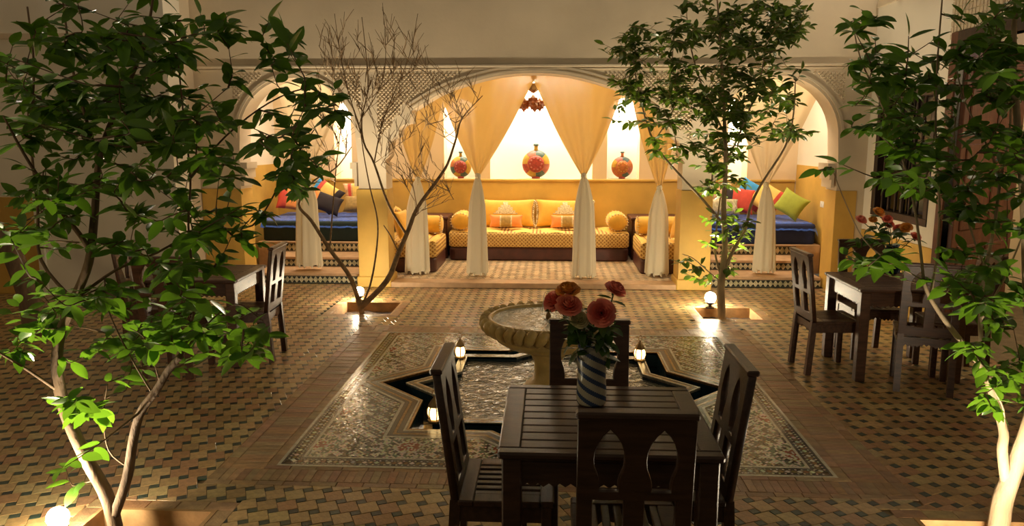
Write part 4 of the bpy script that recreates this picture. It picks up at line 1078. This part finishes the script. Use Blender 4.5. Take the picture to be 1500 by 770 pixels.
# ------------------------------------------------------------------ trees
def smooth_path(pts, sub=3):
    out = []; n = len(pts)
    for i in range(n-1):
        p0, p1, p2, p3 = pts[max(i-1, 0)], pts[i], pts[i+1], pts[min(i+2, n-1)]
        for k in range(sub):
            t2 = k/sub; out.append(.5*((2*p1)+(p2-p0)*t2+(2*p0-5*p1+4*p2-p3)*t2*t2+(3*p1-p0-3*p2+p3)*t2**3))
    return out+[pts[-1]]
def tree(name, label, base, branches, ells, ntips, leafset, lsize, seed, spread, per=.035, barkm='bark', twig_leaf=.26, bare=False, pal=None, group=None):
    rr = random.Random(seed); B = Vector(base); t = thing(name, label, 'tree', base, 0, group)
    nodes = []; main = MB(); 
    for bi, (pts, r0, r1, dz) in enumerate(branches):
        P = []
        for k, q in enumerate(pts):
            u = k/max(1, len(pts)-1); P.append(at(q[0], q[1], B.y+dz*u+(0 if k == 0 else rr.uniform(-.02, .02))))
        if bi > 0 and nodes:
            near = min(nodes, key=lambda n2: (Vector(proj(n2))-Vector(pts[0])).length); off = near-P[0]
            # keep the branch rooted on its parent, easing the depth back out
            P = [at(q[0], q[1], near.y+dz*(k/max(1, len(pts)-1))) for k, q in enumerate(pts)]; P[0] = near.copy()
        else: P[0] = B.copy()+Vector((0, 0, -.10)) if P[0].z < .05 else P[0]
        P = smooth_path(P, 4); n = len(P)
        main.tube([p-B for p in P], [r0+(r1-r0)*k/(n-1) for k in range(n)], 8 if r0 > .012 else 6)
        nodes += P[2:]
    main.build('trunk', pal or barkm, t, True)
    tips = []; W2 = [e[4] for e in ells]
    for _ in range(ntips):
        e = rr.choices(ells, W2)[0]; a = rr.uniform(0, 6.28); q = math.sqrt(rr.random())
        px, py = e[0]+e[2]*q*math.cos(a), e[1]+e[3]*q*math.sin(a)
        tips.append(at(px, py, B.y+rr.gauss(0, spread)))
    tips.sort(key=lambda p: min((p-n2).length_squared for n2 in nodes[::3]))
    tw = MB(); leaves = []
    for tp in tips:
        near = min(nodes, key=lambda n2: (n2-tp).length_squared+((.5 if n2.z > tp.z+.05 else 0) if not bare else max(0, n2.z-tp.z+.12)*3)); d = tp-near; L = d.length
        if L < .04: continue
        mid = near+d*.5+Vector((rr.uniform(-.06, .06), rr.uniform(-.06, .06), -.10*min(L, .6)+rr.uniform(-.03, .03))) if not bare else near+d*.5+Vector((rr.uniform(-.05, .05), rr.uniform(-.05, .05), rr.uniform(-.04, .02)))*L
        P = smooth_path([near, near*.45+mid*.55, mid, tp], 3); n = len(P)
        rb = min(.011, .0035+.006*L) if not bare else min(.010, .0035+.007*L)
        tw.tube([p-B for p in P], [rb+(.0016-rb)*k/(n-1) for k in range(n)], 5); nodes += P[1::2]
        if bare:
            for k in range(rr.randint(2, 4)):
                i = rr.randint(2, n-1); dd = (P[min(i, n-1)]-P[i-1]).normalized()*.6+Vector((rr.uniform(-.6, .6), rr.uniform(-.5, .5), rr.uniform(.1, .9)))
                l2 = rr.uniform(.08, .22); e2 = P[i]+dd.normalized()*l2; tw.tube([P[i]-B, (P[i]+e2)/2-B+Vector((rr.uniform(-.01, .01), 0, .01)), e2-B], [.0042, .0032, .002], 4)
                if rr.random() < .5: nodes.append(e2)
            continue
        # leaves along the outer part of the twig
        cum = 0; side = 1
        i = n-1; dist = 0; pos = P[-1].copy(); leaves.append((pos, (P[-1]-P[-2]).normalized()))
        while i > 0 and cum < twig_leaf:
            seg = P[i]-P[i-1]; l = seg.length; steps2 = max(1, int(l/per))
            for k in range(steps2):
                pos = P[i]-seg*((k+rr.random()*.8)/steps2); tg = seg.normalized() if l > 1e-6 else Vector((0, 0, 1))
                side = -side; a = rr.uniform(-1, 1)
                out = tg.cross(Vector((rr.uniform(-.5, .5), rr.uniform(-.5, .5), 1))).normalized()*side
                leaves.append((pos, tg*rr.uniform(.2, .8)+out*rr.uniform(.6, 1.2)+Vector((0, 0, rr.uniform(-.55, .25)))))
            cum += l; i -= 1
    stuff(tw.build('twigs', barkm, t, True))
    if bare: return t
    rr.shuffle(leaves)
    vis = sorted(range(len(leaves)), key=lambda k: (0 if in_view(leaves[k][0], 10) else 1, leaves[k][0].y))
    rest = MB()
    for r, k in enumerate(vis):
        pos, d = leaves[k]; s = lsize*rr.uniform(.65, 1.2); Mx = orient(pos-B, d, Vector((rr.uniform(-.7, .7), rr.uniform(-.9, .4), 1)), s); v = rr.randrange(5)
        if r < 300:
            o = link('leaf', LM[leafset][v], t); o.matrix_local = Mx
        else:
            k0 = len(rest.v); rest.v += [tuple(Mx @ Vector(p)) for p in LEAF[v].v]
            for f in LEAF[v].f: rest.face([q+k0 for q in f])
    if rest.v: stuff(rest.build('foliage', leafset, t, True))
    print(name, 'leaves', len(leaves)); return t

b1 = fl(174, 768); b1 = (b1.x, b1.y, -.11)
tree('leafy_tree', 'big dark leafy citrus tree with two trunks beside the mosaic corner', b1, [
    ([(172, 775), (160, 735), (127, 672), (97, 605), (84, 545), (88, 490), (108, 440), (130, 385), (138, 320), (141, 280), (145, 235), (160, 185), (190, 120), (215, 50), (225, -10)], 0.0360, 0.0051, .0),
    ([(176, 745), (186, 700), (196, 640), (207, 602), (230, 570), (248, 540), (266, 520)], 0.0270, 0.0150, -.08),
    ([(266, 520), (275, 490), (285, 450), (282, 400), (276, 330), (279, 260), (270, 180), (262, 100), (255, 30)], 0.0076, 0.0034, .25),
    ([(138, 372), (118, 345), (92, 312), (65, 272), (35, 225), (5, 170)], 0.0136, 0.0043, -.15),
    ([(145, 235), (125, 170), (105, 95), (92, 0)], 0.0093, 0.0043, .2),
    ([(84, 575), (62, 556), (30, 535), (-20, 505)], 0.0085, 0.0051, -.2),
    ([(100, 440), (60, 380), (55, 300), (45, 200), (50, 100), (40, 10)], 0.0085, 0.0043, .35),
    ([(262, 522), (300, 478), (345, 445), (385, 470)], 0.0051, 0.0026, .1),
    ([(108, 440), (170, 395), (230, 370), (300, 330), (360, 310)], 0.0085, 0.0034, .3),
    ([(279, 260), (330, 200), (395, 150), (455, 130), (500, 160)], 0.0051, 0.0026, .2),
    ([(300, 330), (370, 330), (420, 250), (460, 190)], 0.0051, 0.0026, .1),
    ([(182, 690), (160, 660), (152, 610), (158, 560)], 0.0051, 0.0026, .1),
    ([(225, 575), (190, 520), (165, 470), (150, 430)], 0.0051, 0.0026, .1),
    ([(240, 560), (215, 500), (190, 480)], 0.0034, 0.0017, -.1),
], [(100, 90, 120, 100, 9), (110, 210, 110, 80, 6), (250, 80, 110, 90, 5.5), (250, 190, 80, 90, 3.5), (335, 250, 80, 90, 4), (440, 150, 60, 40, 1.6), (395, 60, 45, 55, 1.4), (60, 320, 70, 60, 1.6), (230, 455, 120, 65, 5.5), (345, 490, 50, 45, 1.8), (40, 455, 45, 50, 1.6), (330, 360, 80, 60, 3.2), (440, 230, 35, 50, .8), (190, 330, 60, 60, 1.6), (115, 600, 30, 26, 1.0), (115, 690, 24, 30, 1.1), (180, 520, 60, 30, .7)],
    310, 'leaf', .100, 11, .34, .040, 'bark', .28)
b2 = fl(1463, 782); b2 = (b2.x, b2.y, -.11)
tree('leafy_tree', 'leafy citrus tree with a glaring pale trunk standing before the window table', b2, [
    ([(1462, 790), (1466, 745), (1478, 705), (1492, 668), (1508, 620), (1520, 560), (1510, 480), (1505, 380), (1500, 280), (1490, 180), (1485, 60), (1490, -20)], 0.0520, 0.0080, .05),
    ([(1470, 708), (1468, 660), (1470, 632), (1458, 590), (1440, 540), (1412, 505), (1385, 470), (1362, 435), (1352, 410)], 0.0270, 0.0070, -.05),
    ([(1440, 540), (1436, 470), (1440, 410), (1455, 340), (1466, 260), (1480, 180), (1478, 80)], 0.0119, 0.0043, .15),
    ([(1362, 435), (1372, 380), (1376, 300), (1371, 200), (1372, 110), (1380, 0)], 0.0068, 0.0034, .1),
    ([(1355, 415), (1345, 340), (1335, 280), (1318, 220), (1290, 150), (1262, 90), (1250, 40)], 0.0068, 0.0026, .1),
    ([(1440, 470), (1470, 410), (1500, 340)], 0.0068, 0.0034, -.1),
    ([(1440, 400), (1420, 330), (1400, 250), (1400, 170), (1420, 90)], 0.0059, 0.0026, .2),
    ([(1350, 412), (1300, 380), (1265, 350), (1240, 300), (1218, 245)], 0.0038, 0.0021, .05),
    ([(1480, 640), (1470, 600), (1455, 570)], 0.0051, 0.0034, -.1),
    ([(1466, 260), (1440, 200), (1410, 140), (1395, 60)], 0.0051, 0.0026, .1),
], [(1290, 140, 48, 70, 3.4), (1265, 45, 35, 35, 1), (1335, 215, 60, 50, 3), (1400, 70, 75, 65, 3), (1455, 180, 50, 100, 4.5), (1400, 270, 80, 50, 3.4), (1440, 400, 55, 60, 3), (1465, 500, 40, 70, 3.4), (1290, 370, 40, 28, 1.4), (1218, 240, 12, 10, .25), (1480, 50, 35, 55, 2.2), (1450, 590, 30, 22, .8), (1480, 300, 30, 80, 2), (1360, 150, 40, 50, 1.2)],
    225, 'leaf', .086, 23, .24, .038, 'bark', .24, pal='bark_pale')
b3 = fl(1060, 464); b3 = (b3.x, b3.y, -.11)
tree('slender_tree', 'slender leafy tree with a lit forked trunk before the right pillar', b3, [
    ([(1058, 466), (1056, 430), (1058, 400), (1062, 360), (1060, 300), (1063, 240), (1060, 150), (1055, 60), (1050, -10)], 0.0465, 0.0074, .1),
    ([(1060, 398), (1075, 365), (1092, 335), (1100, 300), (1118, 265), (1150, 215), (1162, 170), (1165, 120)], 0.0211, 0.0062, -.1),
    ([(1060, 330), (1032, 295), (992, 252), (958, 208), (938, 145), (926, 80)], 0.0161, 0.0050, -.1),
    ([(1056, 405), (1048, 372), (1050, 330), (1055, 290)], 0.0136, 0.0074, .1),
    ([(1063, 240), (1090, 180), (1115, 110), (1125, 30)], 0.0112, 0.0043, .1),
    ([(1060, 190), (1030, 130), (1010, 60), (1005, 0)], 0.0112, 0.0043, .1),
    ([(1058, 412), (1035, 395), (1015, 378), (1000, 372)], 0.0074, 0.0037, -.1),
    ([(958, 208), (990, 150), (985, 90), (990, 40)], 0.0074, 0.0037, .1),
], [(1045, 80, 70, 95, 8), (950, 95, 55, 65, 3.5), (1120, 70, 60, 75, 5), (1058, 215, 42, 75, 4), (1125, 165, 55, 45, 2.2), (925, 150, 38, 40, .9), (1065, 330, 35, 40, 1), (1015, 388, 24, 16, .5), (1160, 30, 35, 30, 1.2), (985, 180, 40, 60, 1.6), (1085, 390, 30, 25, .4), (905, 70, 25, 25, .5), (1165, 195, 25, 20, .5)],
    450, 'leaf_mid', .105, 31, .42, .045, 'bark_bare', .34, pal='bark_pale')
b4 = fl(535, 456); b4 = (b4.x, b4.y, -.11)
tree('bare_tree', 'bare forked tree with many thin twigs before the left pillar', b4, [
    ([(540, 458), (516, 412), (483, 365), (456, 323), (438, 299), (460, 265), (492, 246), (515, 215)], 0.0300, 0.0048, -.1),
    ([(536, 450), (566, 412), (584, 370), (599, 335), (611, 305), (641, 263), (656, 239), (668, 203), (677, 173), (707, 140)], 0.0330, 0.0042, -.05),
    ([(536, 448), (542, 418), (551, 370), (553, 323), (542, 275), (533, 227), (528, 190)], 0.0132, 0.0048, .05),
    ([(593, 344), (569, 299), (548, 239), (533, 209), (530, 173), (539, 131), (536, 78), (530, 25)], 0.0156, 0.0036, .15),
    ([(489, 360), (487, 311), (492, 251), (498, 197), (505, 140)], 0.0108, 0.0036, .1),
    ([(548, 239), (560, 180), (580, 130), (600, 80), (612, 20)], 0.0084, 0.0030, .1),
    ([(533, 209), (515, 150), (500, 90), (490, 20)], 0.0078, 0.0030, .1),
    ([(611, 305), (600, 250), (585, 215)], 0.0060, 0.0030, .1),
    ([(677, 173), (660, 130), (640, 95)], 0.0048, 0.0024, .1),
    ([(530, 173), (560, 120), (565, 60), (560, 10)], 0.0066, 0.0024, .1),
    ([(584, 370), (572, 345), (562, 330)], 0.0096, 0.0060, -.1),
], [(535, 75, 75, 65, 6), (600, 90, 40, 60, 2), (660, 150, 45, 45, 3), (470, 215, 45, 50, 2.5), (590, 210, 45, 50, 2.5), (630, 270, 45, 35, 1.2), (500, 130, 40, 60, 2), (560, 160, 40, 50, 2)],
    210, 'leaf', .1, 41, .30, barkm='bark_bare', bare=True)
# leaning dark trunk at the edge of the courtyard
t = thing('leaning_trunk', 'thick dark leaning tree trunk in front of the ochre wall panel', 'tree', (-5.0, 6.9, 0))
o0 = Vector((-5.0, 6.9, 0)); P = [at(x, y, 6.9)-o0 for x, y in ((50, 470), (42, 435), (28, 395), (8, 355), (-25, 330), (-70, 300))]; P[0].z = 0
MB().tube(smooth_path(P, 4), [.10-.02*k/20 for k in range(21)], 10).build('trunk', 'bark', t, True)

# ------------------------------------------------------------------ garden uplights
def uplight(label, loc, r=.055, power=300, tilt=(.14, 0), cone=105):
    t = thing('garden_uplight', label, 'lamp', loc, 0, 'garden uplights at the trees')
    MB().lathe([(.05, 0), (.05, .012), (.02, .018), (.016, .05)], 14).build('base', 'iron', t)
    MB().lathe([(r*.55, .045), (r*.8, .06), (r*.9, .075)], 16).build('holder', 'iron', t)
    prof = [(max(.002, r*math.cos(a)), .075+r*.8+r*math.sin(a)) for a in [-.9+(PI/2+.9)*k/9 for k in range(10)]]
    MB().lathe(prof, 18).build('bulb', 'bulb', t, True)
    l = bpy.data.lights.new('uplight_beam', 'SPOT'); l.energy = power; l.color = (1, .83, .57); l.spot_size = math.radians(cone); l.spot_blend = .6; l.shadow_soft_size = r*.8
    o = bpy.data.objects.new('uplight_beam', l); C.objects.link(o); o.parent = t; o.location = (0, 0, .085+r*1.9); o.rotation_euler = (PI+tilt[0], tilt[1], 0)
p = fl(527, 441); uplight('glowing uplight ball at the foot of the bare tree', (p.x, p.y, .0))
p = fl(1040, 451); uplight('glowing uplight ball left of the slender forked trunk', (p.x, p.y, .0), .062)
p = fl(88, 790); uplight('glowing uplight ball at the foot of the big leafy tree', (p.x, p.y, .0), .05, 85, (0, .25), 120)
uplight('glowing uplight ball at the foot of the pale-trunked tree', (2.02, 3.12, -.11), .05, 75, (-.5, 0), 115)
# sconces added out of view to brighten the side walls
def sconce(label, loc, rz, power):
    t = thing('added_sconce', label, 'lamp', loc, rz, 'added sconces brightening the courtyard walls')
    MB().box(-.06, .06, -.02, 0, -.10, .10, b=.006).build('back_plate', 'brass', t)
    MB().tube([(0, -.02, -.05), (0, -.10, -.07), (0, -.14, -.03)], .010, 8).build('arm', 'brass', t)
    MB().lathe([(.03, -.03), (.055, .02), (.065, .10), (.05, .16)], 14, (0, -.14), cap=False).build('shade', 'candle', t, True)
    l = bpy.data.lights.new('sconce_fill_light', 'POINT'); l.energy = power; l.color = SOFT; l.shadow_soft_size = .05
    o = bpy.data.objects.new('sconce_fill_light', l); C.objects.link(o); o.parent = t; o.location = (0, -.14, .20)
p = at(60, -150, YL); sconce('added brass sconce out of view on the white wall above the leafy tree', (p.x, YL, p.z), 0, 85)
sconce('added brass sconce out of view on the white wall above the dark window', (XR, 8.1, 4.1), -PI/2, 45)
# lamp in the room beyond the door
t = thing('ceiling_lantern', 'bright white lamp in the room beyond the open red door', 'lamp', (5.35, 7.4, 3.08))
MB().lathe([(.02, .30), (.06, .26), (.12, .20)], 12).build('cap', 'iron', t); MB().lathe([(.10, .20), (.13, .12), (.10, .02), (.03, 0)], 12).build('shade', 'lamp_white', t, True)
